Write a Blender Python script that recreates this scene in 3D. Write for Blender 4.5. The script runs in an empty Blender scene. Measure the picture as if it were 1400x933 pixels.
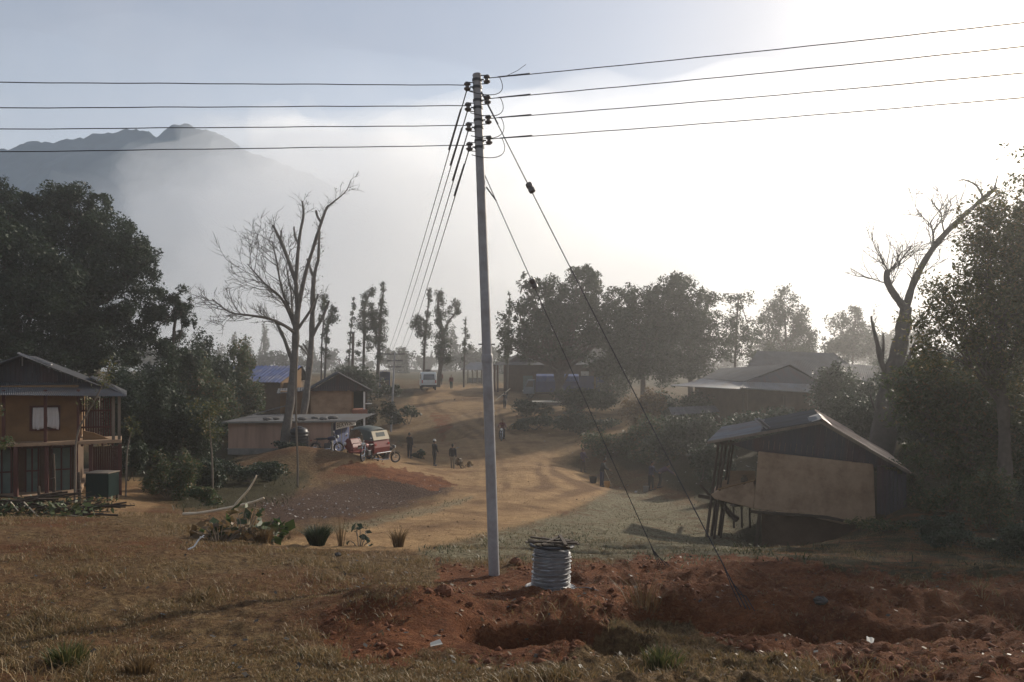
import bpy, math, random
import numpy as np
from mathutils import Vector, Matrix
random.seed(7); RNG = np.random.default_rng(11)
SC = bpy.context.scene; COL = SC.collection
F, HZ, CX = 1080.0, 500.0, 700.0
R = math.radians
UP = Vector((0, 0, 1))
def W(px, py, d): return Vector(((px-CX)/F*d, d, (HZ-py)/F*d))

# ---------------------------------------------------------------- noise
def _h(i, j, s):
    n = (i.astype(np.int64)*374761393 + j.astype(np.int64)*668265263 + s*974634637) & 0x7fffffff
    n = ((n ^ (n >> 13))*1274126177) & 0x7fffffff
    n = n ^ (n >> 16)
    return (n & 0xffff)/65535.0
def vnoise(x, y, s=0):
    x = np.asarray(x, float); y = np.asarray(y, float)
    i = np.floor(x); j = np.floor(y); a = x-i; b = y-j
    a = a*a*(3-2*a); b = b*b*(3-2*b)
    return (_h(i, j, s)*(1-a)+_h(i+1, j, s)*a)*(1-b)+(_h(i, j+1, s)*(1-a)+_h(i+1, j+1, s)*a)*b
def fbm(x, y, o=4, s=0):
    t = 0; a = .5; f = 1.0
    for k in range(o):
        t = t+a*(vnoise(x*f, y*f, s+k*17)-.5); a *= .5; f *= 2.03
    return t
def sstep(a, b, x):
    t = np.clip((x-a)/(b-a), 0, 1); return t*t*(3-2*t)

# ---------------------------------------------------------------- terrain height
CP = [(-300,940,6.0),(0,933,6.2),(350,933,6.3),(700,933,6.3),(1050,933,6.2),(1400,933,6.0),(1700,940,6.0),
 (0,800,9.6),(350,800,10.2),(677,797,12.4),(-300,800,9.6),(-300,712,16.5),(0,712,16.5),(200,722,16),(400,746,15.2),(560,758,14.5),
 (760,812,11.8),(900,775,13.6),(1050,772,14.2),(1200,800,12.5),(1400,800,11.5),(1700,790,11.5),(1200,862,9.2),(1400,870,8.4),(1000,840,10.2),
 (60,682,27.5),(140,682,27),(0,696,24),(200,695,24),(-200,690,26),(250,690,28),(320,690,27),
 (530,680,36),(407,676,34),(420,628,42),(312,621,45.5),(380,621,44.5),(480,627,45),(510,632,43),(440,690,30),(620,670,38),
 (560,629,52),(594,634,52),(619,637,52),(480,722,23),(600,705,28),(640,690,33),(720,655,43),(640,650,47),(700,630,52),(760,640,48),
 (823,664,47),(797,644,54),(893,664,46),(850,722,26),(960,742,25),(1020,752,26.5),(1120,748,27),(700,735,21),(800,762,16),(940,690,37),(1000,700,33),
 (1200,720,23),(1350,762,17),(1280,720,22),(1450,760,17),(1700,760,17),
 (686,600,62),(640,580,70),(600,555,82),(585,534,92),(690,556,82),(770,553,80),(600,519,130),(800,545,90),(534,592,71),(525,533,92),(545,560,80),
 (850,600,60),(840,578,68),(950,592,60),(1030,590,60),(1100,540,95),(1205,625,37),(1300,655,28),(1420,660,28),(1700,650,30),
 (200,610,45),(100,570,60),(400,545,78),(-200,600,45),(330,600,52),(420,585,55),
 (-400,512,200),(300,512,200),(700,510,200),(1100,513,200),(1800,512,200),(-400,506,420),(700,505,420),(1800,506,420)]
def _feat(px, d): return np.stack([(np.asarray(px, float)-CX)/F*1.6, np.log(np.asarray(d, float))], -1)
_C = np.array(CP, float); _X = _feat(_C[:,0], _C[:,2]); _Y = (_C[:,1]-HZ)/F
def _k(r2): return .5*r2*np.log(r2+1e-9)
_n = len(_X); _A = np.zeros((_n+3, _n+3))
_A[:_n,:_n] = _k(((_X[:,None]-_X[None])**2).sum(-1))+np.eye(_n)*2e-3
_A[:_n,_n] = 1; _A[:_n,_n+1:] = _X; _A[_n,:_n] = 1; _A[_n+1:,:_n] = _X.T
_S = np.linalg.solve(_A, np.concatenate([_Y, np.zeros(3)]))
def base_h(x, y):
    x = np.asarray(x, float).ravel(); y = np.asarray(y, float).ravel()
    r = np.hypot(x, y); th = np.clip(np.arctan2(x, y), -.83, .83)
    de = np.clip(r*np.cos(th), 4.0, 420); u = np.tan(th)*1.6
    Q = np.stack([u, np.log(de)], -1); out = np.empty(len(x))
    for i in range(0, len(x), 40000):
        q = Q[i:i+40000]
        K = _k(((q[:,None]-_X[None])**2).sum(-1))
        out[i:i+40000] = K@_S[:_n]+_S[_n]+q@_S[_n+1:]
    z = -out*de
    t = sstep(2.5, 6.0, r)
    z = z*t+(-1.62-.06*r)*(1-t)
    back = sstep(.2, -.5, y/np.maximum(r, .1))
    z = z*(1-back)+(-1.6+.03*np.minimum(r, 60))*back
    return z
def gauss(x, y, cx, cy, rx, ry, rot=0, p=1):
    c, s = math.cos(rot), math.sin(rot); dx = x-cx; dy = y-cy
    a = (dx*c+dy*s)/rx; b = (-dx*s+dy*c)/ry
    return np.exp(-(a*a+b*b)**p)
def height(x, y):
    x = np.asarray(x, float).ravel(); y = np.asarray(y, float).ravel()
    z = base_h(x, y)
    # dug hole with its rim, spoil heap, ditch on the right, mound by the shop
    w = .22*fbm(x*2.2, y*2.2, 3, 5)
    z = z-1.35*gauss(x+w, y+w, .16, 8.25, .66, .56, .1, 3.5)-.55*gauss(x+w, y-w, .98, 8.05, .40, .40, 0, 3)
    z = z+.42*gauss(x+w, y+w, -1.15, 9.0, .85, .75)+.16*gauss(x+w, y, .3, 9.5, 1.1, .35)+.14*gauss(x, y, -.2, 10.2, 1.0, .5)+.10*gauss(x, y, 1.3, 9.8, .9, .4)
    z = z+.16*gauss(x, y, .2, 11.2, 1.2, .6)+.10*gauss(x, y, -.1, 12.6, .5, .4)
    z = z-.42*gauss(x+w, y+1.5*w, 3.3, 8.75, 1.45, .34, -.30, 2.5)-.3*gauss(x+w, y-w, 2.0, 9.6, .8, .4, 0, 2)+.26*gauss(x+w, y, 4.7, 9.8, 1.8, .5, -.25)+.12*gauss(x, y, 2.6, 10.6, 1.2, .5)
    z = z-.25*gauss(x, y, .9, 17.5, 2.2, .35, -.15, 2)-.2*gauss(x, y, 2.4, 18.6, 1.6, .3, -.3, 2)
    z = z+.75*gauss(x, y, -10.6, 41.5, 3.6, 2.0)+.3*gauss(x, y, -9.5, 34, 2, 2)
    z = z-.9*gauss(x, y, -7.2, 66, 3.4, 3.0, 0, 2)
    r = np.hypot(x, y)
    near = sstep(40, 14, r)
    z = z+near*(.20*fbm(x*.9, y*.9, 4, 1)+.10*fbm(x*3.5, y*3.5, 4, 3))
    near = near*(1-.85*gauss(x, y, .6, 11.6, .8, .9)); red = sstep(-.5, .9, x)*sstep(16, 12, y)
    rd_ = 1-2*np.abs(fbm(x*1.1+3, y*1.1, 4, 13)); z = z+near*red*(.26*fbm(x*1.9, y*1.9, 4, 9)+.22*(rd_-.7)+.09*fbm(x*6, y*6, 3, 15)+.10*(.75-np.abs(fbm(x*4+1, y*4, 3, 17))*2)+.05*(.7-np.abs(fbm(x*9, y*9+2, 3, 19))*2))
    z = z+sstep(14, 40, r)*.5*fbm(x*.25, y*.25, 4, 2)*sstep(400, 120, r)
    return z
def gz(x, y): return float(height([x], [y])[0])
def G(px, d, dz=0.0):
    x = (px-CX)/F*d
    return Vector((x, d, gz(x, d)+dz))
def hit(px, py, d0=4.0, d1=200):
    ds = np.exp(np.linspace(math.log(d0), math.log(d1), 900))
    xs = (px-CX)/F*ds; zs = (HZ-py)/F*ds
    g = height(xs, ds)
    k = np.argmax(zs < g)
    d = float(ds[k]); return Vector((float(xs[k]), d, float(g[k])))

# ---------------------------------------------------------------- mesh builder
class MB:
    def __init__(s): s.V = []; s.Fc = []
    def add(s, vs, fs):
        o = len(s.V); s.V += [tuple(v) for v in vs]; s.Fc += [tuple(i+o for i in f) for f in fs]; return s
    def box(s, c, sz, M=None):
        c = Vector(c); h = Vector(sz)/2
        vs = [Vector((x*h.x, y*h.y, z*h.z)) for x in (-1,1) for y in (-1,1) for z in (-1,1)]
        if M is not None: vs = [M@v for v in vs]
        return s.add([v+c for v in vs], [(0,1,3,2),(4,6,7,5),(0,4,5,1),(2,3,7,6),(0,2,6,4),(1,5,7,3)])
    def beam(s, a, b, w, h=None, up=UP):
        a = Vector(a); b = Vector(b); h = h or w; d = (b-a); L = d.length; d.normalize()
        x = d.cross(up)
        if x.length < 1e-4: x = d.cross(Vector((1,0,0)))
        x.normalize(); z = x.cross(d)
        M = Matrix((x, d, z)).transposed()
        return s.box((a+b)/2, (w, L, h), M)
    def tube(s, pts, rads, n=8, cap=True):
        pts = [Vector(p) for p in pts]
        if not hasattr(rads, '__len__'): rads = [rads]*len(pts)
        ref = None; vs = []; m = len(pts)
        for i, p in enumerate(pts):
            d = (pts[min(i+1, m-1)]-pts[max(i-1, 0)])
            if d.length < 1e-9: d = Vector((0,0,1))
            d.normalize()
            if ref is None:
                ref = d.cross(UP if abs(d.z) < .9 else Vector((1,0,0)))
            ref = ref-d*ref.dot(d); ref.normalize(); b = d.cross(ref)
            for k in range(n):
                a = 2*math.pi*k/n
                vs.append(p+(ref*math.cos(a)+b*math.sin(a))*rads[i])
        fs = [(i*n+k, i*n+(k+1)%n, (i+1)*n+(k+1)%n, (i+1)*n+k) for i in range(m-1) for k in range(n)]
        if cap: fs += [tuple(range(n-1, -1, -1)), tuple((m-1)*n+k for k in range(n))]
        return s.add(vs, fs)
    def lathe(s, prof, n=20, c=(0,0,0), M=None):
        c = Vector(c); vs = []
        for r, z in prof:
            for k in range(n):
                a = 2*math.pi*k/n; v = Vector((r*math.cos(a), r*math.sin(a), z))
                vs.append((M@v if M is not None else v)+c)
        m = len(prof)
        fs = [(i*n+k, i*n+(k+1)%n, (i+1)*n+(k+1)%n, (i+1)*n+k) for i in range(m-1) for k in range(n)]
        fs += [tuple(range(n-1, -1, -1)), tuple((m-1)*n+k for k in range(n))]
        return s.add(vs, fs)
    def ring(s, c, R0, r, axis='x', n=22, k=8, sq=1.0):   # torus
        vs = []
        for i in range(n):
            a = 2*math.pi*i/n
            for j in range(k):
                b = 2*math.pi*j/k; rr = R0+r*math.cos(b); w = r*sq*math.sin(b)
                p = (w, rr*math.cos(a), rr*math.sin(a)) if axis == 'x' else ((rr*math.cos(a), w, rr*math.sin(a)) if axis == 'y' else (rr*math.cos(a), rr*math.sin(a), w))
                vs.append(Vector(c)+Vector(p))
        fs = [(i*k+j, ((i+1)%n)*k+j, ((i+1)%n)*k+(j+1)%k, i*k+(j+1)%k) for i in range(n) for j in range(k)]
        return s.add(vs, fs)
    def ball(s, c, r, n=10, M=None):
        if not hasattr(r, '__len__'): r = (r, r, r)
        prof = [(max(1e-3, math.sin(math.pi*i/n)), -math.cos(math.pi*i/n)) for i in range(n+1)]
        D = Matrix.Diagonal(Vector(r)); D = (M@D) if M is not None else D
        return s.lathe(prof, max(8, n+2), c, D)
    def extr(s, poly, vec):      # polygon (3-D points) extruded by vec
        n = len(poly); poly = [Vector(p) for p in poly]; vec = Vector(vec)
        fs = [tuple(range(n-1, -1, -1)), tuple(n+i for i in range(n))]+[(i, (i+1)%n, n+(i+1)%n, n+i) for i in range(n)]
        return s.add(poly+[p+vec for p in poly], fs)
    def sheet(s, p00, p10, p11, p01, corr=0, amp=.02, th=.008, nv=1, sag=0, rnd=0):
        p00, p10, p11, p01 = map(Vector, (p00, p10, p11, p01))
        nu = max(1, corr*4); nrm = (p10-p00).cross(p01-p00).normalized()
        if nrm.z < 0 and abs(nrm.z) > .05: nrm = -nrm
        top = []
        for j in range(nv+1):
            v = j/nv
            for i in range(nu+1):
                u = i/nu
                p = (p00*(1-u)+p10*u)*(1-v)+(p01*(1-u)+p11*u)*v
                o = amp*math.sin(2*math.pi*u*corr) if corr else 0
                o += sag*math.sin(math.pi*v)+rnd*random.uniform(-1, 1)
                top.append(p+nrm*o)
        N = len(top); vs = top+[p-nrm*th for p in top]; fs = []; w = nu+1
        for j in range(nv):
            for i in range(nu):
                a = j*w+i; fs.append((a, a+1, a+w+1, a+w)); fs.append((N+a, N+a+w, N+a+w+1, N+a+1))
        for i in range(nu):
            fs.append((i, N+i, N+i+1, i+1)); a = nv*w+i; fs.append((a, a+1, N+a+1, N+a))
        for j in range(nv):
            a = j*w; fs.append((a, a+w, N+a+w, N+a)); a += nu; fs.append((a, N+a, N+a+w, a+w))
        return s.add(vs, fs)
    def gable(s, a, b, c, th=.05, n=20):      # upright boards filling the triangle a-b (base) up to c
        a, b, c = Vector(a), Vector(b), Vector(c); tc = (c-a).dot((b-a).normalized())/(b-a).length
        for i in range(n):
            u0, u1 = i/n+.0009, (i+1)/n-.0009; o = Vector((0, random.uniform(-.012,.012), random.uniform(-.03,.01)))
            h = lambda u: (u/tc if u < tc else (1-u)/(1-tc))
            q0, q1 = a.lerp(b, u0), a.lerp(b, u1); r0 = q0+(c-a.lerp(b, tc))*h(u0); r1 = q1+(c-a.lerp(b, tc))*h(u1)
            lo = Vector((0,0,random.uniform(-.06,.0)))
            pts = [q0+lo, q1+lo, r1]
            if u0 < tc < u1: pts.append(c)
            pts.append(r0); s.extr([p+Vector((0,o.y,0)) for p in pts], (0,th,0))
        return s
    def mesh(s, name, off=None):
        me = bpy.data.meshes.new(name)
        V = s.V if off is None else [(v[0]-off[0], v[1]-off[1], v[2]-off[2]) for v in s.V]
        me.from_pydata(V, [], s.Fc); me.update(); return me
    def build(s, name, mat, parent=None, off=None, smooth=False, bevel=0):
        me = s.mesh(name, off)
        import bmesh
        bm = bmesh.new(); bm.from_mesh(me); bmesh.ops.recalc_face_normals(bm, faces=bm.faces); bm.to_mesh(me); bm.free()
        o = link(name, me, mat, parent)
        if smooth: me.polygons.foreach_set('use_smooth', [True]*len(me.polygons)); me.set_sharp_from_angle(angle=R(48))
        if bevel:
            b = o.modifiers.new('bevel', 'BEVEL'); b.width = bevel; b.segments = 2; b.limit_method = 'ANGLE'
        return o
def link(name, me, mat, parent=None):
    o = bpy.data.objects.new(name, me); COL.objects.link(o)
    if mat is not None: me.materials.append(mat)
    if parent is not None: o.parent = parent
    return o
def np_mesh(name, V, Q, mat, parent=None, k=4, smooth=False):
    V = np.asarray(V, np.float32); Q = np.asarray(Q, np.int32)
    me = bpy.data.meshes.new(name); me.vertices.add(len(V)); me.vertices.foreach_set('co', V.ravel())
    me.loops.add(Q.size); me.loops.foreach_set('vertex_index', Q.ravel())
    me.polygons.add(len(Q)); me.polygons.foreach_set('loop_start', np.arange(0, Q.size, k, dtype=np.int32))
    if smooth: me.polygons.foreach_set('use_smooth', np.ones(len(Q), bool))
    me.update(calc_edges=True)
    return link(name, me, mat, parent)
def thing(name, label, cat, loc=(0,0,0), rz=0, group=None):
    o = bpy.data.objects.new(name, None); COL.objects.link(o); o.empty_display_size = .2
    o.location = loc; o.rotation_euler = (0, 0, rz); tag(o, label, cat, group); return o
def tag(o, label, cat, group=None):
    o['label'] = label; o['category'] = cat
    if group: o['group'] = group
    return o
def kind(o, k): o['kind'] = k; return o
def copy_tree(o, parent=None):
    c = o.copy(); COL.objects.link(c)
    if parent is not None: c.parent = parent
    for ch in list(o.children): copy_tree(ch, c)
    return c

# ---------------------------------------------------------------- materials
def nodes(name):
    m = bpy.data.materials.new(name); m.use_nodes = True; nt = m.node_tree
    for n in list(nt.nodes): nt.nodes.remove(n)
    out = nt.nodes.new('ShaderNodeOutputMaterial'); return m, nt, out
def noise_node(nt, co, scale, detail=4, rough=.6):
    n = nt.nodes.new('ShaderNodeTexNoise'); n.inputs['Scale'].default_value = scale
    n.inputs['Detail'].default_value = detail; n.inputs['Roughness'].default_value = rough
    nt.links.new(co, n.inputs['Vector']); return n.outputs[0]
def ramp(nt, fac, stops):
    r = nt.nodes.new('ShaderNodeValToRGB'); e = r.color_ramp.elements
    while len(e) < len(stops): e.new(.5)
    for i, (p, c) in enumerate(stops):
        e[i].position = p; e[i].color = (*c, 1) if hasattr(c, '__len__') else (c, c, c, 1)
    nt.links.new(fac, r.inputs[0]); return r.outputs[0]
def mix(nt, a, b, fac, mode='MIX'):
    m = nt.nodes.new('ShaderNodeMix'); m.data_type = 'RGBA'; m.blend_type = mode
    for sock, v in ((m.inputs[0], fac), (m.inputs[6], a), (m.inputs[7], b)):
        if hasattr(v, 'links') or hasattr(v, 'is_linked'): nt.links.new(v, sock)
        elif hasattr(v, '__len__'): sock.default_value = (*v, 1) if len(v) == 3 else v
        else: sock.default_value = v
    return m.outputs[2]
_mc = {}
def M(name, col, rough=.8, var=.25, scale=3.0, bump=.3, bscale=None, metal=0.0, stain=None, stain_amt=.5, stain_scale=.8, spec=.3, streak=False):
    if name in _mc: return _mc[name]
    m, nt, out = nodes(name); b = nt.nodes.new('ShaderNodeBsdfPrincipled'); nt.links.new(b.outputs[0], out.inputs[0])
    tc = nt.nodes.new('ShaderNodeTexCoord'); co = tc.outputs['Object']
    if streak:
        mp = nt.nodes.new('ShaderNodeMapping'); mp.inputs['Scale'].default_value = (1, 1, .12); nt.links.new(co, mp.inputs[0]); co2 = mp.outputs[0]
    else: co2 = co
    n1 = noise_node(nt, co2, scale, 5, .65)
    c = ramp(nt, n1, [(.25, [v*(1-var) for v in col]), (.75, [min(1, v*(1+var)) for v in col])])
    if stain is not None:
        n2 = noise_node(nt, co2, stain_scale, 4, .7)
        f = ramp(nt, n2, [(.45, 0.0), (.68, stain_amt)]); c = mix(nt, c, stain, f)
    nt.links.new(c, b.inputs['Base Color'])
    b.inputs['Roughness'].default_value = rough; b.inputs['Metallic'].default_value = metal
    b.inputs['Specular IOR Level'].default_value = spec
    if bump:
        n3 = noise_node(nt, co, bscale or scale*5, 5, .7)
        bp = nt.nodes.new('ShaderNodeBump'); bp.inputs['Strength'].default_value = bump; bp.inputs['Distance'].default_value = .03
        nt.links.new(n3, bp.inputs['Height']); nt.links.new(bp.outputs[0], b.inputs['Normal'])
    _mc[name] = m; return m
def leaf_mat(name, c1, c2, trans=.35, scale=.6, dry=None, dry_amt=.25):
    if name in _mc: return _mc[name]
    m, nt, out = nodes(name)
    tc = nt.nodes.new('ShaderNodeTexCoord'); n = noise_node(nt, tc.outputs['Object'], scale, 3, .6)
    c = ramp(nt, n, [(.3, c1), (.7, c2)])
    g = nt.nodes.new('ShaderNodeNewGeometry')
    rnd = g.outputs['Random Per Island']
    hv = ramp(nt, rnd, [(0, .55), (1, 1.25)]); c = mix(nt, c, hv, 1.0, 'MULTIPLY')
    if dry is not None:
        f = ramp(nt, rnd, [(1-dry_amt-.02, 0.0), (1-dry_amt, 1.0)]); c = mix(nt, c, dry, f)
    d = nt.nodes.new('ShaderNodeBsdfPrincipled'); d.inputs['Roughness'].default_value = .55; d.inputs['Specular IOR Level'].default_value = .35
    t = nt.nodes.new('ShaderNodeBsdfTranslucent'); x = nt.nodes.new('ShaderNodeMixShader'); x.inputs[0].default_value = trans
    nt.links.new(c, d.inputs['Base Color']); nt.links.new(c, t.inputs[0])
    nt.links.new(d.outputs[0], x.inputs[1]); nt.links.new(t.outputs[0], x.inputs[2]); nt.links.new(x.outputs[0], out.inputs[0])
    _mc[name] = m; return m

steel = M('galvanised_steel', (.30,.295,.30), .55, .18, 6, .08, metal=.2, stain=(.19,.165,.15), stain_amt=.8, stain_scale=1.4, spec=.5)
dsteel = M('dark_steel', (.06,.06,.065), .5, .2, 8, .1, metal=.6)
alu = M('aluminium_wire', (.29,.29,.295), .45, .15, 10, .1, metal=.55, stain=(.13,.125,.12), stain_amt=.6, stain_scale=3, spec=.5)
cable = M('cable_strand', (.05,.05,.055), .9, .15, 8, 0, metal=.0, spec=.1)
porc = M('porcelain_brown', (.09,.075,.07), .3, .2, 10, 0, spec=.5)
dwood = M('dark_wood', (.055,.038,.026), .8, .35, 4, .5, streak=True)
rwood = M('red_brown_wood', (.075,.026,.02), .75, .3, 4, .3, streak=True)
gwood = M('grey_weathered_wood', (.16,.13,.10), .85, .35, 5, .5, streak=True)
pbark = M('pale_peeled_branch', (.55,.46,.34), .7, .25, 6, .4)
bark = M('tree_bark', (.085,.070,.058), .9, .4, 5, .9, bscale=14)
gbark = M('grey_bark', (.13,.115,.10), .9, .35, 5, .8, bscale=16, stain=(.06,.055,.05), stain_scale=2)
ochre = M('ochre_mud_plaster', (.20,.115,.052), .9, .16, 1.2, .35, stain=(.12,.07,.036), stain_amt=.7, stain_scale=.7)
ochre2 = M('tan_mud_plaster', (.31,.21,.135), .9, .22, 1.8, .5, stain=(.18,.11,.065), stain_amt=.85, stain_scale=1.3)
pink = M('pinkish_plaster', (.46,.29,.21), .85, .12, 1.2, .2, stain=(.2,.13,.10), stain_amt=.6, stain_scale=.8, streak=True)
gplast = M('grey_cement', (.24,.225,.20), .9, .2, 2, .3, stain=(.12,.11,.10), stain_scale=1.2)
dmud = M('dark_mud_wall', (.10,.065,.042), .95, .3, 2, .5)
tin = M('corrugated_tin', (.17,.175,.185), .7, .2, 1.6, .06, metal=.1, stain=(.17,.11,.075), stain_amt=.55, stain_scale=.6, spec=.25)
tin_rust = M('weathered_tin', (.36,.28,.22), .55, .25, 1.8, .1, metal=.2, stain=(.21,.12,.075), stain_amt=.8, stain_scale=.9, spec=.4)
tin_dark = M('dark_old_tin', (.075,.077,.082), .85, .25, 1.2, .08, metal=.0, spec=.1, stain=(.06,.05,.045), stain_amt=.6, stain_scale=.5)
gableb = M('dark_gable_boards', (.05,.05,.058), .7, .25, 3, .2, stain=(.07,.03,.025), stain_amt=.7, stain_scale=1.5, streak=True)
bluep = M('blue_painted_boards', (.012,.026,.095), .75, .2, 3, .1, stain=(.03,.04,.10), stain_amt=.6, stain_scale=2, streak=True)
tarp = M('blue_tarp', (.04,.07,.19), .7, .3, 1.5, .5, bscale=3, stain=(.15,.15,.19), stain_amt=.8, stain_scale=.9)
greenp = M('grey_green_door_paint', (.11,.15,.13), .6, .2, 3, .1, stain=(.06,.08,.075), stain_amt=.6, stain_scale=2)
dgreen = M('dark_green_sheet', (.008,.018,.016), .9, .2, 4, .1, spec=.08)
curtain = M('white_curtain', (.62,.60,.60), .9, .1, 3, .2)
white = M('white_paint', (.72,.72,.70), .45, .06, 4, 0, stain=(.45,.40,.34), stain_amt=.4, stain_scale=1.5, spec=.5)
black = M('black_plastic', (.016,.016,.018), .45, .2, 5, .05)
rubber = M('tyre_rubber', (.022,.021,.02), .85, .2, 10, .2)
glass = M('dark_window_glass', (.03,.035,.04), .08, .1, 2, 0, spec=.8)
redp = M('red_paint', (.17,.014,.011), .5, .1, 4, 0, stain=(.13,.04,.03), stain_amt=.5, stain_scale=4, spec=.35)
beige = M('beige_canvas', (.55,.48,.36), .85, .12, 5, .3)
canopy_m = M('grey_green_canvas', (.085,.10,.095), .75, .15, 5, .3)
chrome = M('chrome', (.7,.7,.7), .15, .05, 5, 0, metal=1, spec=.6)
lampred = M('red_lens', (.35,.02,.02), .2, .1, 5, 0, spec=.6)
lampw = M('clear_lens', (.7,.7,.66), .12, .05, 5, 0, spec=.7)
vanpaint = M('pale_van_paint', (.55,.58,.58), .35, .05, 3, 0, stain=(.42,.37,.31), stain_amt=.5, stain_scale=.9, spec=.5)
trkblue = M('truck_blue', (.03,.045,.13), .5, .15, 2, .1, stain=(.10,.10,.13), stain_amt=.5, stain_scale=1.2)
cab_m = M('truck_cab_grey_blue', (.13,.16,.19), .4, .1, 2, 0)
solar = M('solar_cells', (.02,.03,.06), .15, .1, 3, 0, spec=.8)
straw = M('straw_thatch', (.26,.20,.11), .95, .3, 6, .8)
skin_m = M('skin', (.17,.085,.05), .6, .1, 8, 0)
hair_m = M('black_hair', (.012,.010,.009), .6, .2, 12, .2)
def cloth(n, c): return M('cloth_'+n, c, .9, .18, 6, .3)
lf_dark = leaf_mat('leaf_dark_green', (.020,.036,.019), (.038,.058,.025), .25)
lf_mid = leaf_mat('leaf_mid_green', (.045,.07,.026), (.085,.105,.04), .35, dry=(.16,.11,.05), dry_amt=.12)
lf_far = leaf_mat('leaf_far_green', (.04,.055,.032), (.06,.075,.04), .3)
lf_olive = leaf_mat('leaf_olive', (.06,.075,.025), (.11,.115,.04), .4, dry=(.20,.15,.06), dry_amt=.15)
lf_dry = leaf_mat('leaf_dry_brown', (.12,.075,.035), (.2,.13,.06), .3)
lf_lush = leaf_mat('leaf_lush_green', (.045,.075,.025), (.08,.11,.035), .35, dry=(.14,.10,.045), dry_amt=.15)
EXPO = 0.0; HTOP = 14.0; HDENS = .0011; HG = .6; SUNE = 4.7; CLOUDC = (5.5, 5.5, 5.8); CLOUDLOW = (7.8, 7.8, 7.85)
VCOL = {'mist_veil': (.72,.84,1.0)}
CLOUDS = [('fog_bank', (160, 900, 40), (600, 150, 270), .0055, 51, 'low white fog bank covering the foot of the mountain'),
 ('fog_bank', (-95, 780, 85), (320, 75, 150), .0115, 58, 'thick bright fog rolling over the right shoulder of the mountain', .95),
 ('fog_bank', (-260, 700, 60), (230, 60, 110), .0065, 63, 'thin ragged fog creeping left across the lower mountain', 1.1),
 ('fog_bank', (-185, 760, 165), (130, 55, 80), .0075, 91, 'small bright fog puff on the right ridge of the mountain', 1.0),
 ('mist_veil', (-480, 1000, 200), (560, 80, 230), .0022, 77, 'thin veil of mist in front of the mountain')]
# ================================================================ camera, light, air
cam = bpy.data.objects.new('camera', bpy.data.cameras.new('camera')); COL.objects.link(cam)
cam.rotation_euler = (R(90), 0, 0); cam.data.sensor_width = 36; cam.data.lens = 36*F/1400
cam.data.shift_y = (HZ-466.5)/1400; cam.data.clip_start = .1; cam.data.clip_end = 8000
SC.camera = cam
SUN_EL, SUN_AZ = 23.0, 41.0
sd = bpy.data.lights.new('sun', 'SUN'); sd.energy = SUNE; sd.angle = R(1.4); sd.color = (1, .90, .76)
so = bpy.data.objects.new('sun', sd); COL.objects.link(so); so.rotation_euler = (R(90-SUN_EL), 0, R(180-SUN_AZ)); so.location = (30, 30, 40)
wd = bpy.data.worlds.new('World'); SC.world = wd; wd.use_nodes = True; nt = wd.node_tree
bg = nt.nodes['Background']; sky = nt.nodes.new('ShaderNodeTexSky'); sky.sky_type = 'NISHITA'; sky.sun_disc = False
sky.sun_elevation = R(SUN_EL); sky.sun_rotation = R(SUN_AZ); sky.air_density = 1.2; sky.dust_density = 3.5; sky.ozone_density = 1.5; sky.altitude = 900
bg.inputs[1].default_value = .12
tcw = nt.nodes.new('ShaderNodeTexCoord').outputs['Generated']; sx = nt.nodes.new('ShaderNodeSeparateXYZ'); nt.links.new(tcw, sx.inputs[0])
cn_ = noise_node(nt, tcw, 2.6, 6, .58); el_ = ramp(nt, sx.outputs[2], [(.0, 1.0), (.30, .62), (.55, .40), (1.0, .35)])
cf_ = nt.nodes.new('ShaderNodeMath'); cf_.operation = 'MULTIPLY'; nt.links.new(el_, cf_.inputs[0]); nt.links.new(ramp(nt, cn_, [(.34, .6), (.66, 1.0)]), cf_.inputs[1])
lowc = ramp(nt, sx.outputs[2], [(.0, 1.0), (.36, .0)]); skyc = mix(nt, sky.outputs[0], mix(nt, CLOUDC, CLOUDLOW, lowc), cf_.outputs[0]); nt.links.new(skyc, bg.inputs[0])
SC.view_settings.view_transform = 'Standard'; SC.view_settings.look = 'None'; SC.view_settings.gamma = 1; SC.view_settings.exposure = EXPO
SC.view_settings.use_curve_mapping = False
cy = SC.cycles; cy.max_bounces = 9; cy.diffuse_bounces = 2; cy.glossy_bounces = 2; cy.transmission_bounces = 3; cy.volume_bounces = 8
cy.transparent_max_bounces = 8; cy.use_denoising = True; cy.denoiser = 'OPENIMAGEDENOISE'; cy.use_adaptive_sampling = True; cy.adaptive_threshold = .015
cy.sample_clamp_indirect = 6; cy.caustics_reflective = False; cy.caustics_refractive = False
def volume(name, col, dens, g):
    m, nt, out = nodes(name); v = nt.nodes.new('ShaderNodeVolumePrincipled')
    v.inputs['Color'].default_value = (*col, 1); v.inputs['Density'].default_value = dens; v.inputs['Anisotropy'].default_value = g
    nt.links.new(v.outputs[0], out.inputs['Volume']); m.cycles.homogeneous_volume = True; return m
hz = MB(); hz.box((0, 0, (HTOP-15)/2), (820, 820, HTOP+15))
hz = hz.build('haze', volume('haze_air', (.93,.93,.94), HDENS, HG)); hz['kind'] = 'stuff'; hz['label'] = 'pale morning haze over the village'

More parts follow.
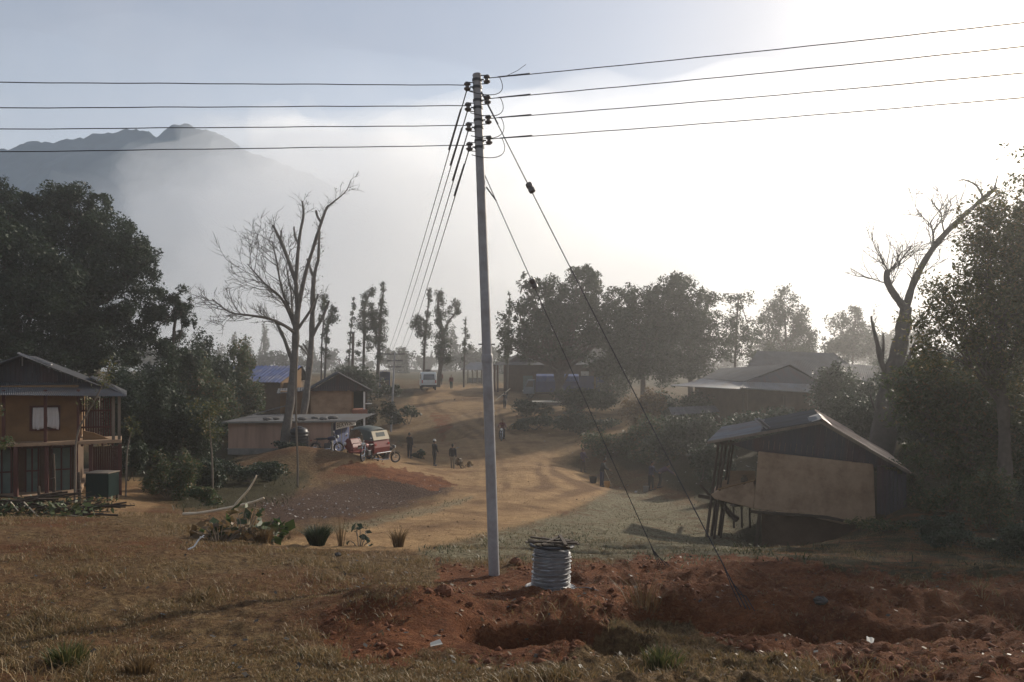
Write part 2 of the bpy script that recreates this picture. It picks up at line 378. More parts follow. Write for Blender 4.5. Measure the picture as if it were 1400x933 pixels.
# ================================================================ ground sheet
th = np.concatenate([np.linspace(-180, -48, 60, endpoint=False), np.linspace(-48, 48, 860, endpoint=False), np.linspace(48, 180, 60, endpoint=False)])
th = np.radians(th); rr = np.concatenate([[.3, 1.2, 2.4, 3.4], np.exp(np.linspace(math.log(4.2), math.log(400), 640))])
TT, RR = np.meshgrid(th, rr); gx = (RR*np.sin(TT)).ravel(); gy = (RR*np.cos(TT)).ravel(); gzv = height(gx, gy)
nT, nR = len(th), len(rr)
ii, jj = np.meshgrid(np.arange(nR-1), np.arange(nT), indexing='ij'); j2 = (jj+1) % nT
Q = np.stack([ii*nT+jj, ii*nT+j2, (ii+1)*nT+j2, (ii+1)*nT+jj], -1).reshape(-1, 4)
def sdf_poly(px, py, poly):
    poly = np.array(poly, float); n = len(poly); d = np.full(len(px), 1e9); ins = np.zeros(len(px), bool)
    for a in range(n):
        x1, y1 = poly[a]; x2, y2 = poly[(a+1) % n]; ex, ey = x2-x1, y2-y1
        t = np.clip(((px-x1)*ex+(py-y1)*ey)/(ex*ex+ey*ey+1e-9), 0, 1)
        d = np.minimum(d, np.hypot(px-x1-t*ex, py-y1-t*ey))
        c = ((y1 > py) != (y2 > py)) & (px < (x2-x1)*(py-y1)/((y2-y1) if y2 != y1 else 1e-9)+x1); ins ^= c
    return np.where(ins, -d, d)
ROAD = [(340,752),(400,735),(470,722),(545,704),(610,686),(648,664),(655,640),(640,612),(612,592),(585,575),(562,552),(566,538),(600,526),(680,530),(700,545),(690,560),(700,577),(722,594),(760,605),(800,588),(850,574),(880,575),(850,592),(800,606),(768,618),(770,632),(800,648),(836,662),(830,676),(790,694),(740,712),(690,724),(640,738),(570,752),(470,760)]
BARE = [(440,640),(480,622),(530,616),(560,600),(520,590),(540,560),(600,530),(700,530),(740,560),(840,556),(900,590),(800,612),(770,640),(700,700),(600,680),(520,640)]
PALE = [(575,755),(640,738),(690,726),(740,714),(790,697),(836,672),(880,676),(940,690),(985,700),(1030,760),(960,775),(860,768),(760,762),(660,768),(600,768)]
RED = [(440,842),(480,824),(560,815),(600,790),(600,765),(690,780),(830,765),(900,760),(1000,752),(1100,770),(1240,790),(1420,795),(1800,800),(1800,990),(1300,990),(1150,930),(1010,880),(900,848),(840,846),(810,885),(770,905),(650,905),(590,880),(550,915),(470,900),(430,870)]
REDSLOPE = [(480,632),(540,640),(600,650),(628,664),(590,668),(520,655),(450,645)]
TRASH = [(350,690),(430,668),(500,650),(580,652),(622,668),(560,690),(470,708),(370,722)]
YARD = [(-200,690),(0,680),(110,672),(190,655),(215,690),(190,705),(100,700),(0,705),(-200,705)]
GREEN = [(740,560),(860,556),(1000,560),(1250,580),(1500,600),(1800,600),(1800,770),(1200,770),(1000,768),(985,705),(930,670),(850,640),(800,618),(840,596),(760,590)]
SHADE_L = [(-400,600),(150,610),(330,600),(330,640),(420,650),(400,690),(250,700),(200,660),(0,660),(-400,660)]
def zone(poly, soft, dmin, dmax):
    de = np.maximum(gy, .5); px = CX+gx/de*F; py = HZ-base_zc/de*F
    wob = 1.0*soft*2.2*fbm(px/22, py/9, 3, 21)+soft*1.5*fbm(px/5, py/2.5, 2, 22)
    return sstep(soft, -soft, sdf_poly(px, py, poly)+wob)*((gy > dmin) & (gy < dmax))
base_zc = gzv
z_road = np.maximum(zone(ROAD, 5, 15, 140), .75*zone(BARE, 9, 30, 140)); z_pale = zone(PALE, 7, 13, 60); z_red = zone(RED, 14, 4, 16.5)
z_red = np.maximum(z_red, zone(REDSLOPE, 5, 20, 60)); z_red = np.maximum(z_red, .55*zone([(588,565),(612,562),(624,580),(610,602),(590,600)], 9, 45, 90))
BANKR = [(1080,715),(1180,700),(1260,690),(1500,700),(1800,700),(1800,800),(1200,795),(1040,768)]; z_bank = zone(BANKR, 10, 11, 30); z_red = np.maximum(z_red, .42*z_bank)
z_pale = np.maximum(z_pale, .75*zone([(440,722),(520,706),(600,690),(646,676),(650,682),(600,700),(520,717),(450,731)], 3, 18, 45)); z_trash = zone(TRASH, 7, 20, 50); z_yard = zone(YARD, 6, 20, 40)
z_dark = np.maximum(zone(GREEN, 9, 15, 110), zone(SHADE_L, 9, 18, 60)); z_dark = np.maximum(z_dark, z_bank); far = np.maximum(sstep(95, 130, RR.ravel()), .6*sstep(40, 70, RR.ravel()))  # bank reddish soil darkened too: tree shade put into the ground colour
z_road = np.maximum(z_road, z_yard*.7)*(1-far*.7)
dpx = np.maximum(gy, .5); sdm = -sdf_poly(CX+gx/dpx*F, HZ-gzv/dpx*F, ROAD)*dpx/F+.5*fbm(gx*.3, gy*.3, 3, 25)
rut = sum(np.exp(-((sdm-q)/.22)**2) for q in (.7, 1.5, 2.5, 3.3, 4.4))*(gy > 15)*(gy < 110)*(.35+1.3*sstep(-.15,.2,fbm(gx*.4,gy*.25,3,27)))
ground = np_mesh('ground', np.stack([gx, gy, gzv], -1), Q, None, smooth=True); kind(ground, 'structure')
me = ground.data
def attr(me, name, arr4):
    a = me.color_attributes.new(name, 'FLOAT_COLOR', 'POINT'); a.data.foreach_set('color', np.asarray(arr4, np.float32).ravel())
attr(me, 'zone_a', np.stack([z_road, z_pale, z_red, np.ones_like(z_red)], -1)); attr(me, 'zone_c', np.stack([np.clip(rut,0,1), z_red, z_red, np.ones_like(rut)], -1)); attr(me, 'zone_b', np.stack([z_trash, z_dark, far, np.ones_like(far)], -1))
gm, nt, out = nodes('ground_soil'); b = nt.nodes.new('ShaderNodeBsdfPrincipled'); nt.links.new(b.outputs[0], out.inputs[0])
b.inputs['Roughness'].default_value = .95; b.inputs['Specular IOR Level'].default_value = .12
tc = nt.nodes.new('ShaderNodeTexCoord').outputs['Object']
def A(n):
    a = nt.nodes.new('ShaderNodeVertexColor'); a.layer_name = n; s = nt.nodes.new('ShaderNodeSeparateColor'); nt.links.new(a.outputs[0], s.inputs[0]); return s.outputs
za, zb, zc = A('zone_a'), A('zone_b'), A('zone_c')
n_f = noise_node(nt, tc, 9, 6, .75); n_m = noise_node(nt, tc, 1.6, 5, .65); n_l = noise_node(nt, tc, .35, 4, .6); n_x = noise_node(nt, tc, 28, 3, .7)
grass = ramp(nt, n_f, [(.32, (.04,.024,.013)), (.5, (.17,.105,.05)), (.70, (.31,.22,.11))])
grass = mix(nt, grass, (.10,.085,.035), ramp(nt, n_m, [(.58, 0.0), (.75, .5)])); grass = mix(nt, grass, (.15,.062,.028), ramp(nt, n_l, [(.45, 0.0), (.62, .8)]))
road = ramp(nt, n_m, [(.3, (.34,.205,.10)), (.7, (.55,.36,.18))]); road = mix(nt, road, (.20,.105,.05), ramp(nt, n_f, [(.5, 0.0), (.75, .7)]))
road = mix(nt, road, (.17,.095,.05), ramp(nt, n_l, [(.5, 0.0), (.7, .7)])); rm_ = nt.nodes.new('ShaderNodeMath'); rm_.operation = 'MULTIPLY'; nt.links.new(zc[0], rm_.inputs[0]); rm_.inputs[1].default_value = .75; road = mix(nt, road, (.15,.082,.043), rm_.outputs[0])
pale = ramp(nt, n_f, [(.33, (.07,.058,.03)), (.5, (.22,.19,.115)), (.68, (.34,.31,.21))]); pale = mix(nt, pale, (.15,.085,.045), ramp(nt, n_m, [(.5, 0.0), (.68, .8)]))
red = ramp(nt, n_m, [(.3, (.085,.027,.011)), (.7, (.25,.095,.04))]); red = mix(nt, red, (.36,.18,.085), ramp(nt, n_f, [(.52, 0.0), (.72, .55)]))
trash = ramp(nt, n_f, [(.35, (.036,.020,.014)), (.6, (.105,.062,.042)), (.78, (.20,.175,.15))])
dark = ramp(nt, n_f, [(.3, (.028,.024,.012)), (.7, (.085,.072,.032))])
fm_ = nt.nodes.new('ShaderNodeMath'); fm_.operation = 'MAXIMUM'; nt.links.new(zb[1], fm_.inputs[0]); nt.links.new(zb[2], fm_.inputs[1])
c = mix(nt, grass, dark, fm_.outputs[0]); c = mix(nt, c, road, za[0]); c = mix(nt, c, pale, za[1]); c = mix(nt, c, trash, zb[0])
rf = nt.nodes.new('ShaderNodeMath'); rf.operation = 'MULTIPLY_ADD'; nt.links.new(n_m, rf.inputs[0]); rf.inputs[1].default_value = .9; rf.inputs[2].default_value = -.45
ra = nt.nodes.new('ShaderNodeMath'); ra.operation = 'ADD'; nt.links.new(za[2], ra.inputs[0]); nt.links.new(rf.outputs[0], ra.inputs[1])
rfac = ramp(nt, ra.outputs[0], [(.38, 0.0), (.62, 1.0)]); c = mix(nt, c, red, rfac)
c = mix(nt, c, ramp(nt, n_x, [(.3, .6), (.7, 1.3)]), .8, 'MULTIPLY')
nt.links.new(c, b.inputs['Base Color'])
b1 = nt.nodes.new('ShaderNodeBump'); b1.inputs['Strength'].default_value = 1.0; b1.inputs['Distance'].default_value = .2; nt.links.new(n_f, b1.inputs['Height'])
b2 = nt.nodes.new('ShaderNodeBump'); b2.inputs['Strength'].default_value = .6; b2.inputs['Distance'].default_value = .04; nt.links.new(n_x, b2.inputs['Height']); nt.links.new(b1.outputs[0], b2.inputs['Normal'])
nt.links.new(b2.outputs[0], b.inputs['Normal']); me.materials.append(gm)
def zval(arr, x, y):     # zone value at a world point (nearest ground vertex)
    x = np.asarray(x); y = np.asarray(y); r = np.hypot(x, y); t = np.degrees(np.arctan2(x, y))
    k = np.clip(np.round((t+48)/96*860).astype(int)+60, 0, nT-1); i = np.clip(np.searchsorted(rr, r), 0, nR-1)
    return arr[i*nT+k]

# ================================================================ mountain and low cloud beyond the haze
prof = [(-700,330),(-450,270),(-250,235),(-80,215),(0,205),(50,197),(100,194),(150,186),(185,181),(205,184),(213,190),(222,184),(235,176),(262,172),(282,177),(310,193),(340,208),(380,224),(430,244),(500,290),(600,350),(760,430),(900,500)]
pp = np.array(prof, float); YM = 1500.0; DEP = 900.0
mx = np.linspace(-2000, 500, 420); my = np.linspace(-700, 700, 160)
MX, MY = np.meshgrid(mx, my)
ph = (HZ-np.interp(CX+MX/YM*F, pp[:,0], pp[:,1]))/F*YM+8
prf = np.clip(1-np.abs(MY)/700, 0, 1)**1.15
rid = fbm(MX/160, MY/260, 5, 31)*170*np.minimum(1, np.abs(MY)/140+.05)
MZ = np.maximum(ph, 0)*prf+rid*np.clip(prf*1.6, 0, 1)+np.where(np.abs(MY) < 40, 5*fbm(MX/14, MY/14, 3, 41), 0)-40*(1-prf)
a, bq = np.meshgrid(np.arange(len(my)-1), np.arange(len(mx)-1), indexing='ij'); w = len(mx)
MQ = np.stack([a*w+bq, a*w+bq+1, (a+1)*w+bq+1, (a+1)*w+bq], -1).reshape(-1, 4)
MZ = MZ+(fbm(MX/9, MY/9, 3, 45)*14+fbm(MX/45, MY/45, 3, 46)*22)*np.clip(prf, 0, 1)
mt = np_mesh('hills', np.stack([MX.ravel(), (MY+YM).ravel(), MZ.ravel()], -1), MQ, M('forested_hillside', (.026,.040,.040), .95, .35, .03, .6, bscale=.08), smooth=True)  # forest green pulled towards blue: haze tint put into the base colour
kind(mt, 'structure')
import bmesh
def cloud(name, c, rad, dens, seed, label, amp=.5):
    bm = bmesh.new(); bmesh.ops.create_icosphere(bm, subdivisions=5, radius=1)
    V = np.array([v.co[:] for v in bm.verts])
    n = amp*(fbm(V[:,0]*2.6+9, V[:,2]*2.6+V[:,1]*1.3+3, 4, seed)+.5*fbm(V[:,0]*6, V[:,2]*6+V[:,1]*4, 3, seed+3))
    for v, k in zip(bm.verts, n):
        v.co *= 1+k; v.co = Vector((v.co.x*rad[0]+c[0], v.co.y*rad[1]+c[1], v.co.z*rad[2]+c[2]))
    m = bpy.data.meshes.new(name); bm.to_mesh(m); bm.free()
    for p in m.polygons: p.use_smooth = True
    o = link(name, m, volume(name+'_vapour', VCOL.get(name, (.995,.995,.995)), dens, .55)); o['kind'] = 'stuff'; o['label'] = label; return o
for args in CLOUDS: cloud(*args)
# ================================================================ near pole, wires, stays, drum
PD = 12.4
pb = G(677, PD); ptop = W(652, 103, PD)
def onpole(py): 
    t = ((HZ-py)/F*PD-pb.z)/(ptop.z-pb.z); return pb.lerp(ptop, t)
pole = thing('utility_pole', 'tall grey steel tube power pole standing beside the wire drum in the foreground', 'power pole', pb, 0, 'poles carrying the power line')
mb = MB(); mb.tube([pb-Vector((0,0,.5)), onpole(494)], [.086, .082], 20); mb.build('lower_tube', steel, pole, pb, True)
mb = MB(); mb.tube([onpole(486), onpole(300), ptop], [.077, .072, .066], 20); mb.tube([ptop, ptop+Vector((-.002,0,.02))], [.072, .062], 20); mb.build('upper_tube', steel, pole, pb, True)
mb = MB(); mb.tube([onpole(497), onpole(494), onpole(487), onpole(484)], [.083, .091, .091, .079], 20)
mb.build('joint_collar', steel, pole, pb, True)
for a in (0, math.pi):
    mb = MB(); mb.tube([onpole(471)+Vector((.07*math.cos(a), 0, 0)), onpole(471)+Vector((.13*math.cos(a), 0, 0))], .012, 6); mb.build('step_bolt', dsteel, pole, pb)
YL = [118, 146, 173, 200]; YR = [110, 138, 165, 193]
L0, R0 = [], []
def insul(p, ax, par, side):      # shackle insulator: porcelain spool held in a steel clevis
    ax = ax.normalized(); Mx = Matrix((ax.cross(Vector((0,1,0))).normalized(), Vector((0,1,0)), ax)).transposed()
    m = MB(); m.lathe([(.022,-.055),(.05,-.05),(.055,-.028),(.03,-.012),(.03,.012),(.055,.028),(.05,.05),(.022,.055)], 14, p, Matrix.Identity(3))
    o = m.build('insulator', porc, par, pb, True)
    m = MB()
    for s in (-1, 1):
        m.beam(p-ax*.10+Vector((0,0,s*.066)), p+ax*.03+Vector((0,0,s*.066)), .03, .006)
    m.tube([p+Vector((0,0,-.075)), p+Vector((0,0,.075))], .008, 6); m.beam(p-ax*.10+Vector((0,0,-.069)), p-ax*.10+Vector((0,0,.069)), .03, .008)
    m.build('clevis_bracket', dsteel, o, pb)
for y in YL:
    c = onpole(y+2); p = c+Vector((-.155, -.05, 0)); insul(p, Vector((-1,-.25,0)), pole, -1); L0.append(p+Vector((-.03,0,.02)))
    m = MB(); m.tube([c+Vector((0,0,-.02)), c+Vector((0,0,.02))], .078, 16); m.tube([c, c+Vector((-.11,-.03,0))], .012, 6); m.build('pole_clamp', dsteel, pole, pb)
for y in YR:
    c = onpole(y); p = c+Vector((.155, -.04, 0)); insul(p, Vector((1,-.2,0)), pole, 1); R0.append(p+Vector((.03,0,.02)))
    m = MB(); m.tube([c+Vector((0,0,-.018)), c+Vector((0,0,.018))], .078, 16); m.tube([c, c+Vector((.11,-.03,0))], .012, 6); m.build('pole_clamp', dsteel, pole, pb)
for k, y in enumerate((123, 152, 183, 209)):          # jumper loops round the pole
    a = R0[k]+Vector((.17, -.01, .01)); c = onpole(y)
    pts = []
    for t in np.linspace(0, 1, 15):
        q = a*(1-t)**3+(a+Vector((.16,-.03,-.32)))*3*t*(1-t)**2+(c+Vector((.22,-.14,-.17)))*3*t*t*(1-t)+(c+Vector((-.12,-.10,-.06)))*t**3
        pts.append(q)
    MB().tube(pts, .006, 6).build('jumper_loop', cable, pole, pb, True)
def wire(name, label, a, b, sag, r, cat='power wire', group=None, n=60, wig=.0, mat=cable):
    pts = []
    for i in range(n+1):
        t = i/n; p = Vector(a).lerp(Vector(b), t); p.z -= sag*4*t*(1-t); p.z += wig*(math.sin(i*1.7)+math.sin(i*.83+1))*(1 if 0 < i < n else 0); pts.append(p)
    o = MB().tube(pts, r, 6).build(name, mat, None, a, True); o.location = a; tag(o, label, cat, group); return o
nm = ['topmost', 'second from top', 'third from top', 'lowest']
yl0 = [113, 148, 177, 208]; yr0 = [37, 69, 104, 137]
for k in range(4):
    b = W(0, yl0[k], 10.6); a = L0[k]; e = a+(b-a)*2.6
    w = wire('power_wire', f'{nm[k]} of four wires from the pole to the left edge', a, e, .0, .0068, group='wires to the left of the pole', wig=.002)
    b = W(1300, yr0[k], 10.4); a = R0[k]; e = a+(b-a)*1.9
    w = wire('power_wire', f'{nm[k]} of four wires rising from the pole into the right glare', a, e, .05, .0068, group='wires to the right of the pole', wig=.001)
    MB().tube([a.lerp(e, .012), a.lerp(e, .055)], .0105, 6).build('wire_grip', dsteel, w, a)
# tail sticking up at the top right dead-end
m = MB(); a = R0[0]; m.tube([a+Vector((.27,0,.03)), a+Vector((.45,-.02,.11)), a+Vector((.58,-.03,.20))], .004, 5); m.build('wire_tail', cable, pole, pb)
# distant pole and the span running back to it
fp = G(534, 71); fpt = W(540, 482, 71)
def far_pole(name, label, b, t, r, mat, arms=(), grp='poles carrying the power line'):
    o = thing(name, label, 'power pole', b, 0, grp)
    MB().tube([b-Vector((0,0,.4)), t], [r, r*.7], 10).build('shaft', mat, o, b, True)
    for z, wd in arms:
        m = MB(); c = t+Vector((0,0,-z)); m.beam(c-Vector((wd,0,0)), c+Vector((wd,0,0)), .07, .09); m.build('cross_arm', dsteel, o, b)
        for s in (-1, -.5, .5, 1):
            m = MB(); m.lathe([(.02,0),(.045,.02),(.03,.06),(.045,.09),(.03,.13)], 8, c+Vector((s*wd*.93,0,.045))); m.build('insulator', porc, o, b)
    return o
far_pole('utility_pole', 'thin distant power pole with short cross arms at the left of the dirt road', fp, fpt, .11, steel, ((.15,.9),(.75,.7),(1.3,.6)))
xs = [-.7, -.35, .3, .75]
for k in range(4):
    a = L0[k]+Vector((.03,.04,-.03)); b = fpt+Vector((xs[k], 0, -.08))
    w = wire('power_wire', f'{nm[k]} of four wires sloping back to the distant pole', a, b, .35, .0095, group='wires running back to the distant pole')
    m = MB(); m.tube([a.lerp(b, .015), a.lerp(b, .05)], .016, 6); m.build('wire_grip', dsteel, w, a)
for k, (px, py, d, z) in enumerate(((440,470,120,0),(430,478,120,.7),(470,455,150,1.2))):
    wire('power_wire', ('thin far wire leaving the distant pole on the upper left', 'thin far wire leaving the distant pole just under the other', 'faint far wire above the left houses')[k], fpt+Vector((-.8,0,-.1-z)), W(px, py, d), .5, .010, group='wires beyond the distant pole')
# stays
def stay(label, a, eggpx, b, coil):
    o = wire('stay_wire', label, a, b, .03, .0075, 'stay wire', 'stay wires of the near pole', 40)
    return o
a = onpole(124)+Vector((.05,0,0)); b = hit(1020, 836, 8)
s1 = stay('longer stay wire from the pole top to the red bank on the right', a, None, b, 0)
d = (b-a); e = a+d*((257-124)/(836-124))*1.0
def egg(o, p, dr):
    dr = dr.normalized(); x = dr.cross(Vector((0,1,0))).normalized(); Mx = Matrix((x, x.cross(dr), dr)).transposed()
    MB().lathe([(.02,-.085),(.048,-.075),(.052,-.02),(.038,0),(.052,.02),(.048,.075),(.02,.085)], 12, p, Mx).build('guy_insulator', porc, o, a_, True)
def along(a, b, py):     # point on a->b seen at picture height py
    lo, hi = 0, 1
    for _ in range(50):
        t = (lo+hi)/2; p = a.lerp(b, t)
        if HZ-p.z/p.y*F < py: lo = t
        else: hi = t
    return a.lerp(b, lo)
a_ = a; egg(s1, along(a, b, 257), d); MB().tube([a, along(a, b, 170)], .013, 6).build('stay_grip', dsteel, s1, a)
m = MB()
for k in range(4):
    p = along(a, b, 770+k*14); m.tube([p, p.lerp(b, .5)+Vector((.03*k-.04, .0, .02*k)), b+Vector((.04*k-.06, -.05*k, .02))], .006, 5)
m.build('wire_tails', cable, s1, a)
a2 = onpole(234)+Vector((.04,0,0)); b2 = hit(902, 775, 10)
s2 = stay('shorter stay wire from below the wires to the grey grass patch', a2, None, b2, 0); a_ = a2; egg(s2, along(a2, b2, 388), b2-a2)
MB().tube([a2+Vector((.05,0,-.25)), along(a2, b2, 275)], .011, 6).build('stay_grip', dsteel, s2, a2)
m = MB()
for k in range(4):
    p = along(a2, b2, 740+k*6); m.tube([p, b2+Vector((.06*k-.03, -.02*k, .0))], .006, 5)
m.build('wire_tails', cable, s2, a2)
# cable drum
dp = hit(753, 806, 9); dp = Vector(((753-CX)/F*dp.y, dp.y, dp.z)); sc = dp.y/F
drum = thing('cable_drum', 'drum of bare aluminium wire standing on end on the red soil near the pole', 'cable drum', dp, R(20)); drum.rotation_euler = (R(-2), R(2.5), R(20))
H = 60*sc; Rr = 27*sc
pf = [(Rr*1.0, .04)]
NW = 25
for i in range(NW):
    z = .045+(H-.10)*(i+.5)/NW; bul = Rr*(1+.05*math.sin(i*2.3)-.05*i/17+random.uniform(-.03,.02)); dz = (H-.10)/NW/2
    pf += [(bul-.012, z-dz*.98), (bul, z-dz*.4), (bul, z+dz*.4), (bul-.012, z+dz*.98)]
wm = MB().lathe(pf, 44); wm.V = [(v[0]*(1+q), v[1]*(1+q), v[2]+.010*math.sin(math.atan2(v[1],v[0])+v[2]*9)+random.uniform(-.0025,.0025)) for v in wm.V for q in (random.uniform(-.006,.006)+.012*math.sin(3*math.atan2(v[1],v[0])+v[2]*7),)]; wm.build('wire_winding', alu, drum, None, True)
m = MB(); prof = [(.05,.0),(34*sc,.0),(34.5*sc,.008),(34.5*sc,.03),(33*sc,.034),(.05,.03)]; m.lathe(prof, 40); m.ring((0,0,.03), 34*sc, .012, 'z', 40, 6); m.build('bottom_flange', alu, drum, None)
m = MB(); m.ring((0,0,H), 29*sc, .022, 'z', 36, 6); m.ring((0,0,H), 13*sc, .02, 'z', 24, 6); m.lathe([(.05,H-.04),(.09,H-.03),(.09,H+.02),(.05,H+.03)], 16)
m.build('top_flange', dsteel, drum, None)
for k in range(9):
    an = k*.41+random.uniform(-.1,.1); L = 36*sc*random.uniform(.88,1.02); off = random.uniform(-.18,.18)
    dx = Vector((math.cos(an), math.sin(an), 0)); nx = Vector((-dx.y, dx.x, 0))
    m = MB(); z = H+.02+.014*(k % 4); m.beam(nx*off-dx*L+Vector((0,0,z)), nx*off+dx*L+Vector((0,0,z+random.uniform(-.01,.03))), random.uniform(.035,.06), .022)
    m.build('spoke', dwood if k % 8 else gwood, drum, None, bevel=.003)
m = MB(); pts = [Vector((Rr*1.01*math.cos(t), Rr*1.01*math.sin(t), .06+.03*math.sin(t*3))) for t in np.linspace(-2.6, -.4, 12)]+[Vector((.45,-.2,.05)), Vector((.6,-.35,.02))]
m.tube(pts, .006, 5); m.build('loose_wire_end', alu, drum, None)
# ================================================================ buildings
def LP(d, px0, py0):
    k = d/F
    return lambda px, py, y=0.0: Vector(((px-px0)*k, y, (py0-py)*k))
def LY(d, px0, py0, yaw):     # facade turned by yaw: local x so that the point shows at px
    k = d/F; c, s = math.cos(yaw), math.sin(yaw); X0 = (px0-CX)*k
    def f(px, py, y=0.0):
        q = (px-CX)/F; x = (q*(d+y*c)-X0+y*s)/(c-q*s)
        return Vector((x, y, (HZ-py)/F*(d+y*c+x*s*.35)-(HZ-py0)*k))
    return f
# ---- two-storey house at the left
D = 28.5; hp = G(60, D); HY = R(26); P = LY(D, 60, 690, HY)
hp.z = (HZ-690)/F*D
hs = thing('village_house', 'two storey mud and timber house with a tin skirt roof at the left edge', 'house', hp, HY)
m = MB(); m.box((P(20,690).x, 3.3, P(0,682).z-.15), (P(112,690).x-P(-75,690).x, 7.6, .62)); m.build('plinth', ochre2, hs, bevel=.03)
zf, ze = P(60,605).z, P(60,531).z
x0, x1 = P(-70,0).x, P(107,0).x
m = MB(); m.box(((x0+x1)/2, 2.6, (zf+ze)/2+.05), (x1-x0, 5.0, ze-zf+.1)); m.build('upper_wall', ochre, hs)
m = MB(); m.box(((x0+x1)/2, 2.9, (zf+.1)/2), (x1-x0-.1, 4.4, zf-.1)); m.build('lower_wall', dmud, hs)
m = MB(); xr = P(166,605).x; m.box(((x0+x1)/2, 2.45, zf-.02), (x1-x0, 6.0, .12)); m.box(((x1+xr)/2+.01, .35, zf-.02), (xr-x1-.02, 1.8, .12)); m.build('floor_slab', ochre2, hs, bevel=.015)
m = MB()
for px in np.arange(-70, 166, 14): q = P(px,608,-.5)+Vector((0,0,-.06)); m.beam(q, q+Vector((0,1.6,0)), .07, .09)
m.build('floor_joists', rwood, hs)
for px, a, b in ((5,605,533),(62,605,533),(107,605,533),(-52,605,533),(155,605,540),(163,605,540)):
    m = MB(); m.beam(P(px,a,-.42), P(px,b,-.42), .10); m.build('post', gwood if px > 150 else rwood, hs)
for px, w_ in ((-22,.14),(22,.34),(64,.16),(104,.12),(124,.09),(164,.09)):
    m = MB(); m.beam(P(px,690,-.38), P(px,610,-.38), w_, .12); m.build('post', rwood, hs)
def window(par, P, x0, x1, y0, y1, yy, fm, pm, bars=1, nm='window'):
    m = MB(); a, b = P(x0,y1,yy), P(x1,y0,yy); t = .07
    for q, s in (((a.x, (a.z+b.z)/2), (t, b.z-a.z+t)), ((b.x, (a.z+b.z)/2), (t, b.z-a.z+t)), (((a.x+b.x)/2, a.z), (b.x-a.x-t, t)), (((a.x+b.x)/2, b.z), (b.x-a.x-t, t))):
        m.box((q[0], yy, q[1]), (s[0], .08, s[1]))
    for i in range(bars): m.box((a.x+(b.x-a.x)*(i+1)/(bars+1), yy, (a.z+b.z)/2), (.05, .06, b.z-a.z-t))
    f = m.build(nm, fm, par); m = MB(); m.box(((a.x+b.x)/2, yy+.03, (a.z+b.z)/2), (b.x-a.x-t, .02, b.z-a.z-t)); m.build('pane', pm, f); return f
w = window(hs, P, 42, 81, 556, 588, .07, rwood, glass)
cu = []
for s, (xa, xb) in ((0, (45, 61)), (1, (63, 79))):
    m = MB(); n = 14; vs = []
    for j in range(7):
        for i in range(n+1):
            u = i/n; v = j/6; px = xa+(xb-xa)*u+(2.0*math.sin(v*2.5)*(1 if s else -.3)); py = 557.5+(588-557.5)*v*(1-.14*(abs(u-.4) if s == 0 else (1-u))*v)
            vs.append(P(px, py, .02-.03*math.sin(u*14+v)*(.4+v)))
    N = len(vs); fs = [(j*(n+1)+i, j*(n+1)+i+1, (j+1)*(n+1)+i+1, (j+1)*(n+1)+i) for j in range(6) for i in range(n)]
    m.add(vs, fs); o = m.build('curtain', curtain, w, smooth=True); so_ = o.modifiers.new('thickness', 'SOLIDIFY'); so_.thickness = .008
for xa, xb in ((-70,-40),(-12,17),(34,54),(70,98)):
    m = MB(); a, b = P(xa,684,.62), P(xb,613,.62); m.box(((a.x+b.x)/2, .62, (a.z+b.z)/2), (b.x-a.x, .05, b.z-a.z)); dr = m.build('door', greenp, hs)
    m = MB(); mz = P(60,643,.6).z; m.box(((a.x+b.x)/2, .58, mz), (b.x-a.x, .05, .05))
    for x in (a.x+.03, b.x-.03, (a.x+b.x)/2): m.box((x, .575, (a.z+b.z)/2), (.05, .04, b.z-a.z))
    m.build('door_frame', rwood, dr)
m = MB(); a, b = P(124,676,1.2), P(166,612,1.2)
for i in range(14):
    x = a.x+(b.x-a.x)*(i+.5)/14; m.box((x, 1.2+random.uniform(-.01,.01), (a.z+b.z)/2), ((b.x-a.x)/14-.012, .03, b.z-a.z))
m.build('board_wall', rwood, hs)
m = MB(); a, b = P(109,603,1.2), P(153,545,1.2)
for i in range(13):
    x = a.x+(b.x-a.x)*(i+.5)/13
    m.box((x, 1.2, (a.z+b.z)/2), ((b.x-a.x)/13-.035, .03, b.z-a.z))
for z in (.3, .7): m.box(((a.x+b.x)/2, 1.16, a.z+(b.z-a.z)*z), (b.x-a.x, .04, .07))
m.build('balcony_screen', rwood, hs)
m = MB(); m.extr([P(113,603,-.1), P(150,603,-.1), P(130,594,-.1), P(113,590,-.1)], (0,.1,0)); m.build('balcony_parapet', ochre, hs)
# skirt roof and gabled upper roof
m = MB(); m.sheet(P(-95,538,-1.0), P(172,543,-1.0), P(150,523,.9), P(-80,521,.9), corr=95, amp=.022); m.build('skirt_roof', tin, hs)
a, b = P(173,543,-.9), P(122,516,.6); m = MB(); m.sheet(a, a+Vector((0,6.5,0)), b+Vector((0,4,0)), b, corr=40, amp=.02); m.build('skirt_roof', tin_dark, hs)
def ext4(a, b, L=5.7): return a, a+Vector((0,L,0)), b+Vector((0,L,0)), b
m = MB(); m.gable(P(-70,526,.75), P(128,526,.75), P(30,490,.75), .06, 34); m.build('gable', gableb, hs)
m = MB(); m.sheet(*ext4(P(27,486,-.1), P(138,529,-.1)), corr=36, amp=.02); m.build('roof', tin_dark, hs)
m = MB(); m.sheet(*ext4(P(28,486.2,-.1), P(-92,530,-.1)), corr=36, amp=.02); m.build('roof', tin_dark, hs)
sp = thing('solar_panel', 'small solar panel tilted on the roof of the left two storey house', 'solar panel', hp+Matrix.Rotation(HY,3,'Z')@P(48,494,.6), HY, 'rooftop solar panels')
m = MB(); m.beam((-.5,0,.28), (.5,0,-.12), .65, .03); m.build('cell_sheet', solar, sp)
m = MB()
for s in (-.33,.33): m.beam((-.52,s,.29), (.52,s,-.13), .03, .05)
